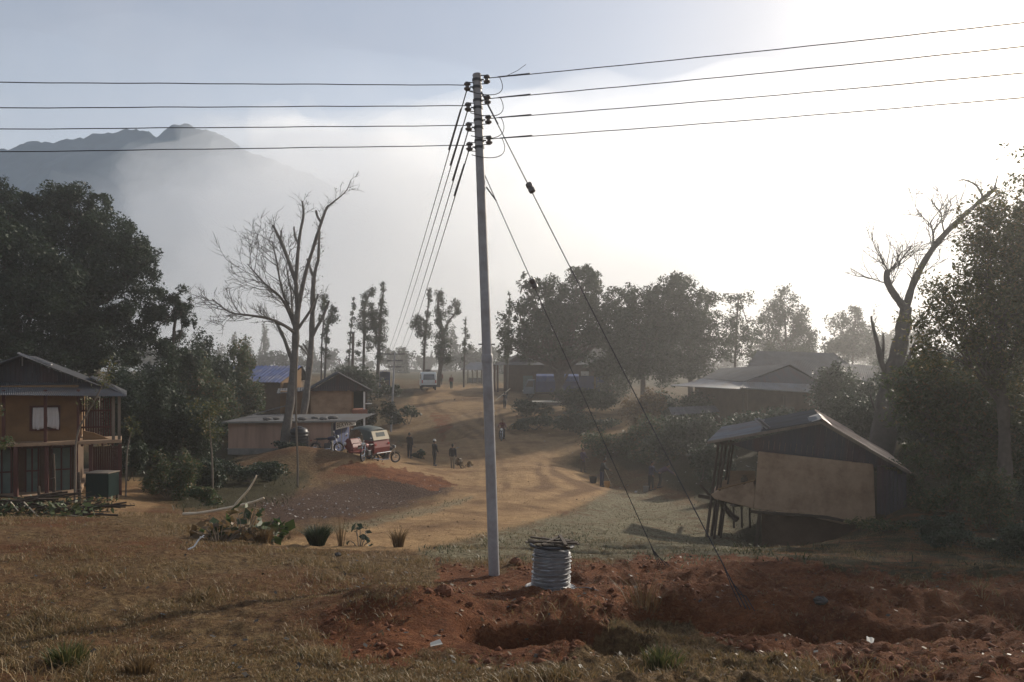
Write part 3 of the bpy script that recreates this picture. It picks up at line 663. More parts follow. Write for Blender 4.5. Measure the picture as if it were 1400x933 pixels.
m.beam((-.51,-.33,.285), (-.51,.33,.285), .03, .05); m.beam((.51,-.33,-.125), (.51,.33,-.125), .03, .05); m.beam((-.4,0,.2), (-.4,0,-.18), .04); m.build('panel_frame', steel, sp)

# ---- water cabinet beside the house, fence, wood pile
cp = G(140, 26.8); k = 26.8/F
cb = thing('green_cabinet', 'dark green boxy cabinet on short legs beside the left house', 'cabinet', cp, R(-6))
m = MB(); m.box((0,0,.55), (33*k,.6,.78)); m.build('body', dgreen, cb, bevel=.015)
m = MB(); m.box((0,0,.96), (35*k,.66,.035)); m.build('top_board', gwood, cb, bevel=.006)
for sx in (-1,1):
    for sy in (-1,1): MB().box((sx*15*k, sy*.26, .08), (.07,.07,.17)).build('leg', dwood, cb)

# ---- hut with the leaning porch poles at the right
D = 27.0; hp2 = G(1110, D); hp2.z = (HZ-752)/F*D; P = LP(D, 1110, 752)
ht = thing('mud_hut', 'small raised mud hut with patched tin roof and leaning porch poles on the right', 'hut', hp2, R(-19))
xa, xb = P(1036,0).x, P(1189,0).x
zt, zb_ = P(0,622).z, P(0,703).z
m = MB(); nn = 20; poly = [Vector((xa-.05,0,zb_+.06)), Vector((xa+1.2,0,zb_)), Vector((xb-1.0,0,zb_-.30)), Vector((xb+.02,0,zb_-.1)), Vector((xb-.05,0,zt-.25)), Vector((xa+.1,0,zt+.05))]
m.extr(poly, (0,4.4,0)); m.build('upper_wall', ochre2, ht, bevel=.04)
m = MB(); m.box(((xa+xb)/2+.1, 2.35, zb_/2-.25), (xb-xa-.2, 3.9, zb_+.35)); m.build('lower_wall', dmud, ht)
m = MB(); m.beam(P(1030,704,-.05), P(1130,706,-.05), .08, .10); m.beam(P(1130,706,-.05), P(1192,716,-.05), .08, .09); m.build('floor_beam', dwood, ht)
apx = P(1122,577,.0)
m = MB(); m.gable(P(1003,611,.03), P(1218,634,.03), P(1122,579,.03), .05, 30); m.extr([P(1003,611.5,.09), P(1040,622,.09), P(1190,632,.09), P(1218,634.5,.09)], (0,.04,0)); m.build('gable', gableb, ht)
m = MB()
for i in range(7):
    xw = (P(1226,0).x-P(1191,0).x)/7; xs_ = P(1191,0).x+xw*(i+.5); m.box((xs_, .02+random.uniform(-.015,.015), P(0,666).z+random.uniform(-.05,.03)-.04*i), (xw-.015, .04, P(0,635).z-P(0,698).z))
for i in range(12): m.box((P(1226,0).x, .15+.25*i, P(0,668).z+random.uniform(-.04,.04)), (.04, .235, P(0,638).z-P(0,698).z))
m.build('side_shed_wall', gableb, ht)
m = MB()
for i in range(16):
    t = i/15; px_ = 1037+150*t; m.ball(P(px_, 703+8*max(0,t-.5)*2*(1 if t < .9 else .6)+random.uniform(-2,2), .02), (random.uniform(.10,.22), .05, random.uniform(.05,.12)), 6)
m.build('crumbling_edge', ochre2, ht)
# roof sheets, one per strip, slightly uneven
LE, RG, RE = P(972,607,-.25), P(1122,575.5,-.25), P(1229,639,-.25)
RL = 6.9
def strip(A, B, f0, f1, l0, l1, mat, nm='roof_sheet', lift=0):
    a0 = A.lerp(B, f0); a1 = A.lerp(B, f1); n = (B-A).cross(Vector((0,1,0))).normalized()
    if n.z < 0: n = -n
    o = n*lift
    return MB().sheet(a0+Vector((0,l0,0))+o, a0+Vector((0,l1,0))+o, a1+Vector((0,l1,0))+o, a1+Vector((0,l0,0))+o, corr=max(2,int((l1-l0)*9)), amp=.018, rnd=.004).build(nm, mat, ht)
strip(LE, RG, 0, .52, 0, RL, tin, lift=.0); strip(LE, RG, .48, 1.0, .0, RL, tin_dark, lift=.03); strip(LE, RG, .9, 1.01, .4, 2.2, tin, lift=.06)
strip(RE, RG, -.02, .5, 0, 2.4, tin_rust, lift=0); strip(RE, RG, -.02, .5, 2.35, RL-.4, tin_rust, lift=.02); strip(RE, RG, .46, 1.0, .1, 3.2, tin_rust, lift=.035); strip(RE, RG, .46, 1.0, 3.1, RL, tin_rust, lift=.05)
m = MB(); m.sheet(RG+Vector((-.32,-.05,-.03)), RG+Vector((-.32,3.0,-.03)), RG+Vector((.02,3.0,.11)), RG+Vector((.02,-.05,.11)), nv=3, rnd=.01); m.build('ridge_cap', tin, ht)
m = MB(); m.sheet(RG+Vector((.34,-.1,-.14)), RG+Vector((.34,3.4,-.14)), RG+Vector((0,3.4,.115)), RG+Vector((0,-.1,.115)), nv=3, rnd=.012); m.build('ridge_cap', tin_rust, ht)
m = MB(); m.beam(RE+Vector((-.02,-.03,-.02)), RG+Vector((0,-.03,-.04)), .05, .09); m.beam(LE+Vector((0,-.03,-.04)), RG+Vector((0,-.03,-.04)), .05, .09); m.build('barge_board', gwood, ht)
m = MB(); m.beam(P(980,611,.3), P(1040,612,.3), .09, .1); m.beam(P(985,611,.1), P(985,611,5.5), .09, .1); m.build('porch_beam', dwood, ht)
for k_, (xt, xbm, yy, r_) in enumerate(((986,966,.15,.055),(991,972,.5,.05),(996,977,.1,.045),(1001,981,.9,.05),(1006,985,.4,.04),(994,969,1.7,.05))):
    m = MB(); a = P(xbm, 756, yy); a.z = -.45; m.tube([a, P((xt*.5+xbm*.5)+1,680,yy), P(xt,608,yy)], [r_, r_*.95, r_*.85], 8); m.build('porch_pole', dwood, ht, smooth=True)
m = MB(); m.extr([P(975,684,.05), P(980,690,.05), P(1034,701,.05), P(1036,672,.05), P(1033,662,.05), P(985,678,.05)], (0,1.9,0)); m.build('porch_parapet', ochre2, ht, bevel=.04)
m = MB(); m.extr([P(984,677.5,.0), P(1036,661.5,.0), P(1034,657,1.6), P(996,660,1.9)], (0,0,.05)); m.build('porch_ledge', ochre, ht, bevel=.02)
m = MB(); m.beam(P(957,688,.3), P(1036,699,.3), .10, .13); m.beam(P(959,672,.4), P(975,690,.4), .09, .09); m.beam(P(975,690,.2), P(975,690,4), .1, .1); m.build('porch_floor_beam', dwood, ht)
m = MB(); m.tube([P(982,690,.6), P(1002,716,.6), P(1010,722,.7)], [.08,.10,.12], 8); m.build('brace', dwood, ht)
m = MB(); m.beam(P(1042,705,-.02), P(1036,760,-.02), .12); m.build('post', dwood, ht)
jr = thing('clay_jar', 'dark rounded jar on the ledge of the leaning hut porch', 'jar', hp2+Matrix.Rotation(R(-19),3,'Z')@P(1021,669,.15))
MB().lathe([(.05,0),(.10,.04),(.125,.16),(.11,.26),(.07,.30),(.075,.33)], 14).build('pot', dwood, jr, smooth=True); MB().lathe([(.08,.325),(.085,.34),(.03,.37)], 14).build('lid', dmud, jr)
bn = thing('wooden_bench', 'rough wooden bench in the shade under the hut porch', 'bench', hp2+Matrix.Rotation(R(-19),3,'Z')@P(1013,733,1.6)+Vector((0,0,-.1)))
MB().beam((-.35,0,.72), (.42,.1,.80), .3, .06).build('seat', gwood, bn)
for x in (-.25,.05,.35): MB().beam((x,.0,-.1), (x,.05,.72), .06).build('leg', dwood, bn)
m = thing('solar_panel', 'small solar panel tilted on the patched roof of the raised hut', 'solar panel', hp2+Matrix.Rotation(R(-19),3,'Z')@P(1045,583,.3), R(-25), 'rooftop solar panels')
MB().beam((-.16,-.1,.20), (.22,.1,-.16), .5, .03).build('cell_sheet', tin, m); q = MB(); q.beam((0,0,-.02), (0,.1,-.25), .04); q.beam((-.2,-.36,.21), (.2,-.16,-.15), .03, .05); q.beam((-.15,.16,.22), (.24,.34,-.16), .03, .05); q.build('panel_frame', steel, m)

# ---- long shed with the blue side and sign
Y0, Y1 = 45.0, 50.0
X0, X1 = (312-CX)/F*Y0, (453-CX)/F*Y0; zt = (HZ-578)/F*Y0; zb_ = (HZ-624)/F*Y0
sh = thing('long_shed', 'low flat roofed shed with pinkish plaster front and blue painted end', 'shed', (X0, Y0, zb_))
w_, h_ = X1-X0, zt-zb_
m = MB(); m.box((w_/2, 2.5, h_/2-.2), (w_, 5, h_+.4)); m.build('wall', pink, sh)
m = MB(); m.box((w_/2, -.02, .2), (w_+.03, .05, .5)); m.build('wall_base', gplast, sh)
m = MB(); m.sheet((-.25,-.35,h_+.06), (w_+1.5,-.35,h_+.14), (w_+1.6,5.5,h_+.18), (-.25,5.5,h_+.1), corr=44, amp=.018, th=.02); m.build('roof', tin_dark, sh)
m = MB(); m.beam((-.25,-.37,h_+.03), (w_+1.5,-.37,h_+.11), .04, .10); m.build('fascia', gplast, sh)
m = MB()
for i in range(16): m.box((w_+.02+random.uniform(-.003,.003), .18+4.6*(i+.5)/16, h_/2), (.04, 4.6/16-.012, h_-.1))
m.build('blue_shutters', bluep, sh); m = MB(); m.box((w_+.03, .08, h_/2), (.08,.16,h_)); m.box((w_+.05, 2.4, h_/2-.1), (.05,.06,h_-.3)); m.build('corner_post', gplast, sh)
def text(parent, s, size, loc, rot, mat, name='lettering', ext=.004):
    c = bpy.data.curves.new('lettering', 'FONT'); c.body = s; c.size = size; c.extrude = ext; c.align_x = 'CENTER'; c.align_y = 'CENTER'
    t = bpy.data.objects.new('tmp', c); COL.objects.link(t); dg = bpy.context.evaluated_depsgraph_get()
    me = bpy.data.meshes.new_from_object(t.evaluated_get(dg)); bpy.data.objects.remove(t)
    o = link(name, me, mat, parent); me.materials.clear(); me.materials.append(mat); o.location = loc; o.rotation_euler = rot; return o
sg = thing('shop_sign', 'white sign board with dark letters under the eave of the blue shed end', 'sign', (X1+.22, Y0+2.6, zb_+h_-.28), R(83))
MB().box((0,0,0), (4.0,.04,.42)).build('board', white, sg); text(sg, 'BEKWSC', .50, (0,-.024,0), (R(90),0,0), black).scale = (1.55,.8,1)
for k_, (u, v, s_) in enumerate(((.35,.5,.2),(.42,.9,.16),(.7,.4,.22),(.78,1.4,.18),(.9,.6,.2),(.97,1.2,.24),(.55,1.1,.17))):
    o = MB().ball((0,0,s_*.4), (s_*1.3, s_, s_*.5), 8).build('roof_stone', M('grey_stone', (.13,.12,.11), .9, .3, 4, .6), None); o.location = (X0+w_*u, Y0+v, zb_+h_+.11)
    tag(o, ('flat stone weighing down the shed roof near the first tree trunk','small stone behind the first tree trunk on the shed roof','wide stone in the middle of the shed roof','rear stone on the shed roof towards the blue end','stone on the shed roof just before the blue end','largest stone on the shed roof above the blue end','stone between the two tree trunks on the shed roof')[k_], 'stone', 'stones on the shed roof')

# ---- black water tank
tp = G(409, 43.4)
tk = thing('water_tank', 'black ribbed plastic water tank in front of the long shed', 'water tank', tp)
pf = [(.44,-.05),(.47,.02)]
for i in range(6): pf += [(.47,.08+i*.18), (.50,.12+i*.18), (.50,.18+i*.18), (.47,.22+i*.18)]
pf += [(.45,1.2),(.30,1.30),(.17,1.33)]
MB().lathe(pf, 26).build('body', black, tk, smooth=True); MB().lathe([(.19,1.31),(.19,1.37),(.05,1.39)], 16).build('lid', black, tk)
m = MB()
for i in range(6): m.tube([(.505,-.05,.14+i*.18),(.505,.06,.14+i*.18)], .03, 6)
m.build('rib_highlights', gplast, tk)

# ---- gabled house behind the shed
D = 55.0; P = LY(D, 450, 600, R(14)); hp3 = Vector(((450-CX)/F*D, D, (HZ-600)/F*D))
gh = thing('village_house', 'gabled mud house with a dark gable standing behind the long shed', 'house', hp3, R(14))
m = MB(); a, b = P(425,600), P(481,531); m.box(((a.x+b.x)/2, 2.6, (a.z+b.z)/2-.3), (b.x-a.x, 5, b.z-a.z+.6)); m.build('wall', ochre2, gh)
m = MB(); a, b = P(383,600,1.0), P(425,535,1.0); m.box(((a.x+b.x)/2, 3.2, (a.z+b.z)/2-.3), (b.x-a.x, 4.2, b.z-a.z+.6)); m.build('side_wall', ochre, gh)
m = MB(); m.gable(P(424,534,-.35), P(506,534,-.35), P(464,512,-.35), .06, 26); m.build('gable', gableb, gh)
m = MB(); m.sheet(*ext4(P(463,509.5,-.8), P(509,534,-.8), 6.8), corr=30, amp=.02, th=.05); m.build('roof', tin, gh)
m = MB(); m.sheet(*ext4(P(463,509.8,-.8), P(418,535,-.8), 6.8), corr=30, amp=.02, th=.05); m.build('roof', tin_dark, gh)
m = MB(); m.sheet(P(378,538,.5), P(428,533,.5), P(428,529,5.5), P(380,531,5.5), corr=14, amp=.02, th=.03); m.build('side_roof', tin_dark, gh)
m = MB(); a, b = P(482,560,1.6), P(500,536,1.6); m.box(((a.x+b.x)/2, 1.6, (a.z+b.z)/2), (b.x-a.x, .08, b.z-a.z)); m.build('porch_wall', dgreen, gh)
m = MB(); a, b = P(481,566), P(502,560); m.box(((a.x+b.x)/2, 1.2, (a.z+b.z)/2), (b.x-a.x, 3.2, .3)); m.build('porch_floor', M('brick_red', (.22,.09,.06), .9, .2, 4, .3), gh)
for px, mt_ in ((482,ochre),(498,white),(501,dwood)): MB().beam(P(px,605,-.15), P(px,536,-.15), .12).build('post', mt_, gh)
m = MB(); m.box(P(504,552.5,-.3), (.45,.3,.05)); m.build('awning', white, gh)
# ---- house with the blue sheet roof
D = 66.0; P = LP(D, 350, 560); hp4 = Vector(((350-CX)/F*D, D, (HZ-562)/F*D))
bh = thing('village_house', 'house under a blue sheet roof half hidden by leafy bushes', 'house', hp4, R(6))
m = MB(); m.box((P(352,0).x, 3, P(0,540).z-.4), (P(398,0).x-P(305,0).x, 5.5, P(0,520).z-P(0,560).z+.6)); m.build('wall', dmud, bh)
m = MB(); m.sheet(P(290,519,-.6), P(384,521,-.6), P(404,498.5,3), P(300,498,3), corr=20, amp=.04, th=.02, nv=6, rnd=.03); m.build('roof', tarp, bh)
m = MB(); m.sheet(P(300,498,3), P(404,498.5,3), P(408,520,6.5), P(295,520,6.5), corr=20, amp=.03, th=.02); m.build('roof', tin_dark, bh)
m = MB(); m.extr([P(381,536,-.1), P(402,536,2.6), P(402,502,2.8), P(383,521,-.1)], (.1,.05,0)); m.build('gable', ochre, bh)
# ---- small store sheds between house and bushes
lt = thing('lean_to', 'low grey lean-to with a sloping tin sheet beside the blue roofed house', 'lean-to', G(362, 52)); k = 52/F
m = MB(); m.box((0,1,.55), (40*k,2,1.7)); m.build('wall', gplast, lt); m = MB(); m.sheet((-24*k,-.3,1.35), (24*k,-.3,1.95), (24*k,2.4,2.05), (-24*k,2.4,1.45), corr=12, amp=.02); m.build('roof', tin_dark, lt)
# ---- blue stall by the road
D = 93; sp_ = G(526, D, -.05); k = D/F
st = thing('kiosk', 'narrow blue roadside kiosk with a peaked roof beside the road', 'kiosk', sp_, R(10))
for x in (-6.5,6.5):
    for y in (0,1.3): MB().box((x*k, y, .95), (.12,.12,2.0)).build('post', bluep, st)
MB().box((0,.65,.5), (13*k,1.2,.95)).build('counter', dmud, st); MB().box((0,1.28,1.3), (13*k,.05,1.4)).build('back_wall', bluep, st)
m = MB()
m.sheet((-8*k,-.3,1.75), (-8*k,1.7,1.75), (0,1.7,2.25), (0,-.3,2.25), th=.05); m.sheet((8*k,-.3,1.75), (8*k,1.7,1.75), (0,1.7,2.25), (0,-.3,2.25), th=.05); m.build('roof', tarp, st)
# ---- bamboo pavilion beyond the road
D = 112; k = D/F; pv = thing('pavilion', 'open pavilion with thin posts far up the road', 'pavilion', G(650, D), R(-8))
for x in np.linspace(-17, 22, 7):
    for y in (0, 3.5): MB().box((x*k, y, 1.0), (.14,.14,2.3)).build('post', gwood, pv)
m = MB(); m.sheet((-21*k,-.6,2.0), (26*k,-.6,2.0), (20*k,1.8,3.1), (-10*k,1.8,3.1), corr=20, amp=.02, th=.04); m.sheet((-21*k,4.2,2.0), (26*k,4.2,2.0), (20*k,1.8,3.1), (-10*k,1.8,3.1), corr=20, amp=.02, th=.04); m.build('roof', tin, pv)
MB().box((2.5*k,3.4,.4), (39*k,.1,.8)).build('low_wall', gplast, pv)
# ---- long dark building with gable, behind the big tree
D = 97; k = D/F; lb = Vector(((760-CX)/F*D, D, (HZ-548)/F*D)); P = LP(D, 760, 548)
ln = thing('long_building', 'long dark building with a peaked left end behind the broad tree', 'building', lb, R(-3))
m = MB(); a, b = P(688,552,0), P(840,498,0); m.box(((a.x+b.x)/2, 3.5, (a.z+b.z)/2-.3), (b.x-a.x, 6, b.z-a.z+.6)); m.build('wall', dmud, ln)
m = MB(); m.extr([P(690,497,-.05), P(740,497,-.05), P(708,486,-.05)], (0,.1,0)); m.build('gable', gableb, ln)
m = MB(); m.sheet(P(673,499,-1.4), P(845,499,-1.4), P(838,489,3.4), P(705,484,3.4), corr=70, amp=.02, th=.04); m.build('roof', tin_dark, ln)
m = MB(); m.sheet(P(690,499,8), P(845,499,8), P(838,489,3.4), P(705,484,3.4), corr=70, amp=.02, th=.04); m.build('roof', tin_dark, ln)
for px in (677, 681): MB().beam(P(px,552,-1.1), P(px,499,-1.1), .22).build('post', rwood, ln)
for px0_, px1_, mt_, nm_ in ((776,786,gwood,'door'),(788,812,bluep,'shutter'),(815,832,bluep,'shutter'),(715,728,greenp,'shutter')):
    m = MB(); a, b = P(px0_,540,.46), P(px1_,514,.46); m.box(((a.x+b.x)/2, .46, (a.z+b.z)/2), (b.x-a.x, .08, b.z-a.z)); m.build(nm_, mt_, ln)
sgn = thing('sign_board', 'small pale sign board hanging on the long dark building', 'sign', lb+P(800,512,.3), R(-3)); MB().box((0,0,0), (11*k,.06,8*k)).build('board', white, sgn); MB().box((0,.12,0), (.1,.3,.1)).build('bracket', dsteel, sgn)
# ---- platform under the broad tree
D = 80; k = D/F; pf_ = thing('stone_platform', 'low plastered platform wall around the broad tree', 'platform', Vector(((785-CX)/F*D, D, gz((785-CX)/F*D, D))), R(2))
z = (HZ-551)/F*D-pf_.location.z
m = MB(); m.box((0,2,z-.4), (110*k,4.5,.9)); m.build('base', gplast, pf_, bevel=.05); m = MB(); m.box((0,-.3,z+.08), (116*k,.5,.14)); m.build('edge', M('pale_cement', (.42,.38,.31), .9, .12, 2, .2), pf_, bevel=.03)
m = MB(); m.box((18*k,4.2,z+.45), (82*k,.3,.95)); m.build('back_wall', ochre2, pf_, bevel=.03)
sto = thing('standing_stone', 'upright rounded dark stone at the right end of the platform', 'stone', G(832, 79.5)+Vector((0,0,.1))); MB().lathe([(.30,-.3),(.33,.3),(.30,.8),(.2,1.0),(.05,1.08)], 12).build('shaft', dmud, sto, smooth=True)
# ---- two large tin-roofed houses at the right
def hull_house(name, label, pieces, base):
    o = thing(name, label, 'house', base)
    for nm, mt_, kind_, args in pieces:
        m = MB()
        if kind_ == 'sheet': m.sheet(*[W(*p) for p in args[0]], corr=args[1], amp=.02, th=.04, sag=args[2] if len(args) > 2 else 0, nv=4)
        else: m.extr([W(*p) for p in args[0]], args[1])
        m.build(nm, mt_, o, base)
    return o
b1 = G(1040, 62)
r1 = hull_house('village_house', 'wide house with a sagging grey skirt roof and small gable behind the raised hut', [
 ('roof', tin_dark, 'sheet', ([(985,504,68),(1080,498,60),(1017,522,57.5),(960,517,65)], 40)),
 ('roof', tin_dark, 'sheet', ([(985,504,68),(1080,498,60),(1130,527,60),(1040,516,69)], 40)),
 ('gable', gableb, 'extr', ([(1078,501,60),(1022,522,57.8),(1124,525,60.2)], (.05,.12,0))),
 ('skirt_roof', tin, 'sheet', ([(962,517,65),(1018,522,57.6),(1012,532,55.5),(916,527,63.5)], 46, -.1)),
 ('skirt_roof', tin, 'sheet', ([(1016,522,57.6),(1128,526,60.2),(1152,539,58.8),(1012,530,55.5)], 52, -.22)),
 ('front_wall', dmud, 'extr', ([(1022,527,57.8),(1122,530,60.2),(1122,602,60.2),(1022,602,57.8)], (.05,.15,0))),
 ('side_wall', dmud, 'extr', ([(950,525,64.5),(1021,527,57.7),(1021,602,57.7),(950,600,64.5)], (.12,.1,0))),
 ('porch_post', dwood, 'extr', ([(1016,532,56.2),(1018,532,56.2),(1018,604,56.2),(1016,604,56.2)], (0,.1,0))),
 ('porch_post', dwood, 'extr', ([(1072,541,57),(1074,541,57),(1074,604,57),(1072,604,57)], (0,.1,0))),
 ('porch_post', dwood, 'extr', ([(1128,537,58.8),(1130,537,58.8),(1130,604,58.8),(1128,604,58.8)], (0,.1,0))),
 ], b1)
b2 = G(1110, 78)
r2 = hull_house('village_house', 'large house with a broad hipped roof in the haze behind the skirt roofed house', [
 ('roof', tin_dark, 'sheet', ([(1036,480,80),(1140,483,80),(1195,530,74),(1010,520,75)], 60)),
 ('roof', tin_dark, 'sheet', ([(1140,483,80),(1036,480,80),(1030,515,86),(1190,520,86)], 60)),
 ('roof', tin_dark, 'sheet', ([(1139,482,80),(1141,484,80),(1192,520,86),(1196,531,74)], 30)),
 ('roof', tin_dark, 'sheet', ([(1037,479,80),(1035,481,80),(1008,522,75),(1028,516,86)], 30)),
 ('wall', dmud, 'extr', ([(1020,520,76.5),(1182,525,76.5),(1182,590,76.5),(1020,590,76.5)], (0,6,0))),
 ('window', glass, 'extr', ([(1135,540,76.4),(1150,540,76.4),(1150,556,76.4),(1135,556,76.4)], (0,.05,0))),
 ], b2)
b3 = G(1165, 66)
hull_house('village_house', 'low house with a thin tin roof between the hipped house and the dead tree', [
 ('roof', tin_dark, 'sheet', ([(1150,497,72),(1218,502,72),(1235,528,66),(1150,522,66)], 26)),
 ('wall', dmud, 'extr', ([(1155,524,67.5),(1228,529,67.5),(1228,590,67.5),(1155,590,67.5)], (0,4,0)))], b3)
# ---- picket fence and laundry-like boards right of the road, low tin sheet
fn = thing('board_fence', 'short fence of uneven pale boards in the brush left of the raised hut', 'fence', G(955, 55))
k = 55/F
for i, (x, h, mt_) in enumerate(((-24,18,gwood),(-18,15,dwood),(-13,17,gwood),(-8,14,rwood),(4,18,gwood),(9,22,pbark),(14,15,dwood),(19,12,gwood),(24,12,gwood))):
    MB().box((x*k, random.uniform(-.03,.03), h*k/2+.9), (.16,.04,h*k)).build('board', mt_, fn)
m = MB(); m.beam((-27*k,.06,1.25),(27*k,.06,1.35),.06,.08); m.build('rail', dwood, fn)
for x in (-26,0,26): MB().beam((x*k,.12,-.2),(x*k,.12,1.5),.09).build('post', dwood, fn)
lr = thing('low_shelter', 'low shelter with a bluish sheet roof above the board fence', 'shelter', G(952, 58))
m = MB(); m.sheet((-1.9,-.5,1.75), (1.6,-.5,2.0), (1.8,1.7,2.35), (-1.7,1.7,2.2), corr=12, amp=.02); m.build('roof', tin_dark, lr)
for x in (-1.6,1.4): MB().beam((x,0,-.2),(x,0,1.9),.1).build('post', dwood, lr)
ts = thing('tin_sheet', 'loose pale tin sheet lying on the brush near the dry orange shrub', 'tin sheet', G(903, 58)+Vector((0,0,.85)), R(10)); MB().sheet((-.8,-.3,0),(.75,-.3,.12),(.75,.4,.2),(-.8,.4,.06), corr=8, amp=.02).build('sheet', alu, ts)
# ================================================================ vehicles (local forward = +Y)
def wheel(par, c, Rr, w, nspk=0, rimm=chrome):
    m = MB(); m.ring(c, Rr-w*.5, w*.5, 'x', 24, 8, 1.0); t = m.build('wheel', rubber, par, smooth=True)
    m = MB(); c = Vector(c)
    if nspk:
        m.ring(c, Rr-w*1.05, w*.16, 'x', 24, 6, 1.6)
        for k in range(nspk):
            a = 2*math.pi*k/nspk; m.tube([c, c+Vector((0, math.cos(a), math.sin(a)))*(Rr-w)], .006, 4)
        m.tube([c-Vector((w*.6,0,0)), c+Vector((w*.6,0,0))], .05, 10)
    else:
        for s in (-1, 1): m.tube([c, c+Vector((s*w*.34,0,0))], [Rr-w*.85, (Rr-w)*.55], 18)
    m.build('rim', rimm, t); return t
def motorcycle(label, loc, rz, col, group):
    o = thing('motorcycle', label, 'motorcycle', loc, rz, group)
    wheel(o, (0,.64,.30), .30, .09, 12); wheel(o, (0,-.62,.30), .30, .11, 12)
    m = MB()
    m.tube([(0,.50,.88),(0,.10,.62),(0,-.05,.34),(0,-.30,.32)], .025, 6); m.tube([(0,.48,.84),(0,-.35,.72),(0,-.72,.78)], .022, 6)
    for s in (-1, 1): m.tube([(s*.06,-.30,.34),(s*.07,-.62,.30)], .02, 6); m.tube([(s*.09,-.62,.30),(s*.10,-.52,.72)], .022, 6)
    m.build('frame', dsteel, o)
    m = MB()
    for s in (-1, 1): m.tube([(s*.075,.64,.30),(s*.075,.50,.72),(s*.06,.45,.92)], .021, 8)
    m.build('fork', chrome, o, smooth=True)
    m = MB(); m.tube([(-.36,.30,1.05),(-.22,.42,1.03),(0,.44,.95),(.22,.42,1.03),(.36,.30,1.05)], .014, 6)
    h = m.build('handlebar', dsteel, o)
    for s in (-1, 1):
        m = MB(); m.tube([(s*.30,.38,1.05),(s*.34,.40,1.17)], .007, 5); m.ball((s*.345,.40,1.20), (.055,.015,.035), 8); m.build('mirror', chrome, h, smooth=True)
    m = MB(); m.ball((0,.24,.80), (.13,.25,.12), 12); m.build('tank', col, o, smooth=True)
    m = MB(); m.ball((0,-.28,.80), (.13,.36,.055), 12); m.build('seat', black, o, smooth=True)
    m = MB(); m.box((0,.02,.40), (.24,.34,.28)); m.tube([(0,.14,.45),(0,.26,.62)], .085, 10); m.build('engine', dsteel, o, bevel=.03)
    m = MB(); m.tube([(.08,.22,.45),(.13,.20,.24),(.14,-.2,.22),(.15,-.75,.34)], [.02,.025,.03,.045], 8); m.build('exhaust', chrome, o, smooth=True)
    m = MB(); m.ball((0,.54,.90), (.11,.09,.11), 10); hl = m.build('headlight', black, o, smooth=True); m = MB(); m.ball((0,.60,.90), (.09,.045,.09), 10); m.build('lens', lampw, hl, smooth=True)
    for cy_, a0, a1 in ((.64, 40, 150), (-.62, 20, 150)):
        m = MB(); n = 10; vs = []
        for i in range(n+1):
            a = R(a0+(a1-a0)*i/n) if cy_ > 0 else R(180-(a0+(a1-a0)*i/n))
            for s in (-1, 1): vs.append((s*.065, cy_+math.cos(a)*.345, .30+math.sin(a)*.345))
        m.add(vs, [(2*i,2*i+1,2*i+3,2*i+2) for i in range(n)]); f = m.build('mudguard', col, o, smooth=True); q = f.modifiers.new('thick', 'SOLIDIFY'); q.thickness = .012
    m = MB(); m.box((0,-.86,.70), (.12,.05,.08)); m.build('tail_light', lampred, o, bevel=.01)
    m = MB(); m.tube([(-.06,-.02,.28),(-.24,-.10,.02)], .012, 6); m.build('side_stand', dsteel, o)
    return o
MG = 'motorcycles in the village'
def facing(dx, dy): return math.atan2(-dx, dy)     # rz so that local +Y points to (dx,dy)
p = G(503, 41.6); mc1 = motorcycle('parked motorcycle seen head-on in front of the red three-wheeler', p, facing(-.25,-1), redp, MG)
p = G(526, 44.0); mc2 = motorcycle('black motorcycle parked behind the red three-wheeler', p, facing(.85,.5), black, MG)
p = G(447, 44.0); mc3 = motorcycle('motorcycle parked by the pinkish shed front next to the water tank', p, facing(1,.15), cloth('navy',(.03,.03,.06)), MG)
p = G(687, 61.5); mc4 = motorcycle('motorcycle being ridden down the dirt road toward the viewer', p, facing(-.12,-1), black, MG)

# ---- three-wheeler (forward = +Y)
p = G(497, 43.2, .02); tt = thing('auto_rickshaw', 'red auto rickshaw with dark canopy and beige rear, parked by the blue shed end', 'auto rickshaw', p, facing(-.87, .5))
wheel(tt, (0,.95,.22), .22, .10, 0, redp); wheel(tt, (-.58,-.85,.22), .22, .11, 0, redp); wheel(tt, (.58,-.85,.22), .22, .11, 0, redp)
m = MB(); prof = [(-1.28,.36),(-1.32,.62),(-1.22,1.02),(-.62,1.02),(-.52,.62),(-.40,.36),(.28,.30),(.42,.36),(.42,.30),(-.40,.26),(-1.15,.26)]
m.extr([Vector((-.66,y,z)) for y,z in prof], (1.32,0,0)); m.build('body', redp, tt, bevel=.04)
m = MB(); V = []
for z, w, y0, y1 in ((.26,.50,.35,.80),(.55,.46,.35,1.18),(.80,.44,.50,1.16),(1.02,.42,.62,.95)):
    V += [(-w,y0,z),(w,y0,z),(w*.6,y1,z),(-w*.6,y1,z)]
m.add(V, [(3,2,1,0),(12,13,14,15)]+[(4*k+i,4*k+(i+1)%4,4*k+4+(i+1)%4,4*k+4+i) for k in range(3) for i in range(4)]); m.build('front_cowl', redp, tt, bevel=.05)
m = MB(); top = [(.62,1.02,.56),(.50,1.56,.58),(.30,1.68,.62),(-.20,1.76,.64),(-.80,1.70,.65),(-1.06,1.58,.66)]
def arch(y, zt, w, n=9, z0=None):
    return [Vector((w*math.sin(t)*(1 if abs(math.sin(t)) < .999 else 1), y, zt-.16*(abs(math.sin(t))**3))) for t in np.linspace(-math.pi/2, math.pi/2, n)]
V = []; 
for y, z, w in top[1:]: V += arch(y, z, w)
n = 9; m.add(V, [(i*n+k,i*n+k+1,(i+1)*n+k+1,(i+1)*n+k) for i in range(len(top)-2) for k in range(n-1)]); cn = m.build('canopy', canopy_m, tt, smooth=True); q = cn.modifiers.new('thick','SOLIDIFY'); q.thickness = .03
